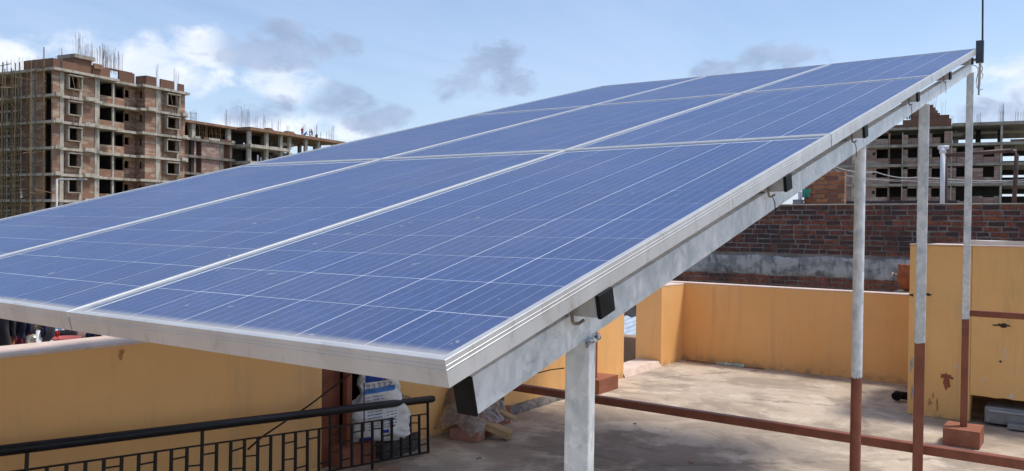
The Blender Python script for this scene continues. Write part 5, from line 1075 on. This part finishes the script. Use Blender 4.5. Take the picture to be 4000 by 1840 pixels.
# ---------------- R: unfinished block on the right
Rb = Fac('brick_frame_block', 'wide unfinished brick and concrete block at the right behind the posts', N1, D1, 3723, 122)
tr_ = lambda px, d=0.0: Rb.T(px, d); zr0 = Rb.Z(3723, 482)
zs = [zr0 - 2.95 * k for k in range(8)]; tl, tR = tr_(3150), tr_(4080)
Rb.box('roof_slab', 'raw_concrete', tr_(3720), tR, -0.3, 12, zs[0] - .45, zs[0]); Rb.box('roof_slab', 'raw_concrete', tl, tr_(3719), -0.35, 12, zs[0] - .75, zs[0] - .40)
Rb.box('parapet', 'parapet_brick', tr_(3526), tr_(3716), -0.1, .15, zs[0] - .39, zs[0] + .75); Rb.box('parapet', 'parapet_brick', tr_(3556), tr_(3708), 0.2, .45, zs[0] + .2, zs[0] + 1.35); Rb.box('parapet', 'parapet_brick', tr_(3480), tr_(3527), 2.0, 2.2, zs[0] - .39, zs[0] + .3)
for k in range(4): Rb.box('stepped_brick', 'parapet_brick', tr_(3556), tr_(3672 - 9 * k), 1.0, 2.0, zs[0] + 1.36 + .42 * k, zs[0] + 1.36 + .42 * k + .41)
for k in range(5): Rb.box('brick_course', 'infill_brick', tr_(3540 + 9 * k), tr_(3546 + 9 * k), 0.95, 1.15, zs[0] + 1.0, zs[0] + 2.2)
W1 = [(3426, 3471), (3549, 3584), (3643, 3674), (3740, 3786), (3845, 3886)]
for k in range(7):
    zt = zs[k] - (.75 if k == 0 else 0); zb = zs[k + 1] + .002; zc = zt - .40
    if k: Rb.box('floor_slab', 'raw_concrete', tl, tR, -0.35, 12, zs[k] - .40, zs[k]); zc = zs[k] - .401
    zcR = zs[0] - .452 if k == 0 else zc
    # left wing: windows and brick
    Rb.hole('brick_panel', 'pink_brick', tl, tr_(3473), 0, .23, zb, zc, tr_(3426), tr_(3471), zb + .95, zb + 2.35)
    Rb.box('column', 'pale_concrete', tr_(3330), tr_(3352), -.12, -.002, zb, zc)
    Rb.box('small_vent', 'dark_inside', tr_(3410), tr_(3422), -.02, -.002, zb + 1.4, zb + 1.9)
    Rb.box('column', 'infill_brick', tr_(3474), tr_(3478), -.1, 1.8, zb, zc); Rb.box('shaft_panel', 'parapet_brick', tr_(3478), tr_(3524), 1.6, 1.8, zb, zb + 1.0)
    Rb.box('brick_panel', 'pink_brick', tr_(3525), tr_(3548), 0, .23, zb, zc - .35); Rb.box('sill_panel', 'pink_brick', tr_(3549), tr_(3584), 0, .2, zb, zb + .95); Rb.box('brick_panel', 'pink_brick', tr_(3585), tr_(3642), 0, .23, zb, zc - .2)
    Rb.box('sill_panel', 'pink_brick', tr_(3643), tr_(3674), 0, .2, zb, zb + .95); Rb.box('column', 'pale_concrete', tr_(3525), tr_(3529), -.15, -.002, zb, zc); 
    if k > 1: Rb.box('lintel', 'pink_brick', tr_(3549), tr_(3584), 0, .2, zb + 2.25, zc); Rb.box('lintel', 'pink_brick', tr_(3643), tr_(3674), 0, .2, zb + 2.25, zc)
    Rb.box('brick_panel', 'pink_brick', tr_(3690), tr_(3720 if k == 0 else 3738), 0, .23, zb, zc - (.0 if k == 0 else .25)); Rb.box('column', 'pale_concrete', tr_(3716), tr_(3721), -.14, -.002, zb, zc)
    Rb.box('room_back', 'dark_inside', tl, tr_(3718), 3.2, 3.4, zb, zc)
    # right wing
    Rb.box('column', 'pale_concrete', tr_(3909), tr_(3917), -.2, .4, zb, zcR); 
    if k == 0:
        Rb.box('far_beam', 'raw_concrete', tr_(3722), tR, 8, 8.4, zcR - 1.2, zcR - .4); Rb.box('far_column', 'dark_inside', tr_(3812, 6), tr_(3832, 6), 6, 6.5, zb, zcR); Rb.box('far_column', 'dark_inside', tr_(3898, 6), tr_(3908, 6), 6, 6.5, zb, zcR)
        Rb.box('loose_brick', 'pink_brick', tr_(3729), tr_(3746), 2, 2.3, zb + 1.75, zb + 2.0); Rb.box('ledge', 'raw_concrete', tr_(3727), tr_(3765), 2, 2.4, zb + 1.2, zb + 1.7); Rb.box('low_wall', 'raw_concrete', tr_(3727), tr_(3750), 3, 3.2, zb, zb + .9)
        Rb.box('low_wall', 'pink_brick', tr_(3955), tR, 2, 2.2, zb, zb + .55); Rb.box('far_low_wall', 'dark_inside', tr_(3836, 8), tR, 9, 9.2, zb + .2, zb + .45)
    else:
        Rb.box('brick_panel', 'pink_brick', tr_(3791), tr_(3843), 0, .23, zb, zc - (.35 if k < 3 else 1.5)); Rb.box('sill_panel', 'pink_brick', tr_(3740), tr_(3790), 0, .2, zb, zb + (.95 if k < 3 else .3)); Rb.box('sill_panel', 'pink_brick', tr_(3844), tr_(3886), 0, .2, zb, zb + .85)
        Rb.box('brick_panel', 'pink_brick', tr_(3887), tr_(3909), 0, .23, zb, zc - (.1 if k < 3 else 1.5)); Rb.box('room_back', 'dark_inside', tr_(3719), tr_(3919), 3.2, 3.4, zb, zc)
        Rb.box('pillar', 'raw_concrete', tr_(3970), tr_(3978), 1, 1.4, zb, zc); Rb.box('room_back', 'dark_inside', tr_(3919), tr_(3938), 6, 6.2, zb, zc); Rb.box('far_wall', 'dark_inside', tr_(3938), tR, 11, 11.2, zb, zb + (1.0 if k == 1 else 1.4)); Rb.box('far_wall', 'dark_inside', tr_(3938), tR, 11, 11.2, zb + 1.75, zc)
for (px, n, h, d_) in ((3640, 4, 2.6, 1.5), (3648, 3, 3.4, 2), (3686, 3, 2.2, 1), (3718, 3, 1.8, 1), (3822, 8, 1.6, .5), (3915, 12, 2.8, 0.3), (3910, 4, 1.9, 1), (3975, 5, 1.9, 1), (3995, 3, 1.6, 1)): rebar(Rb, tr_(px), d_, zs[0] + (1.3 if px < 3716 else 0), n, h, .6)
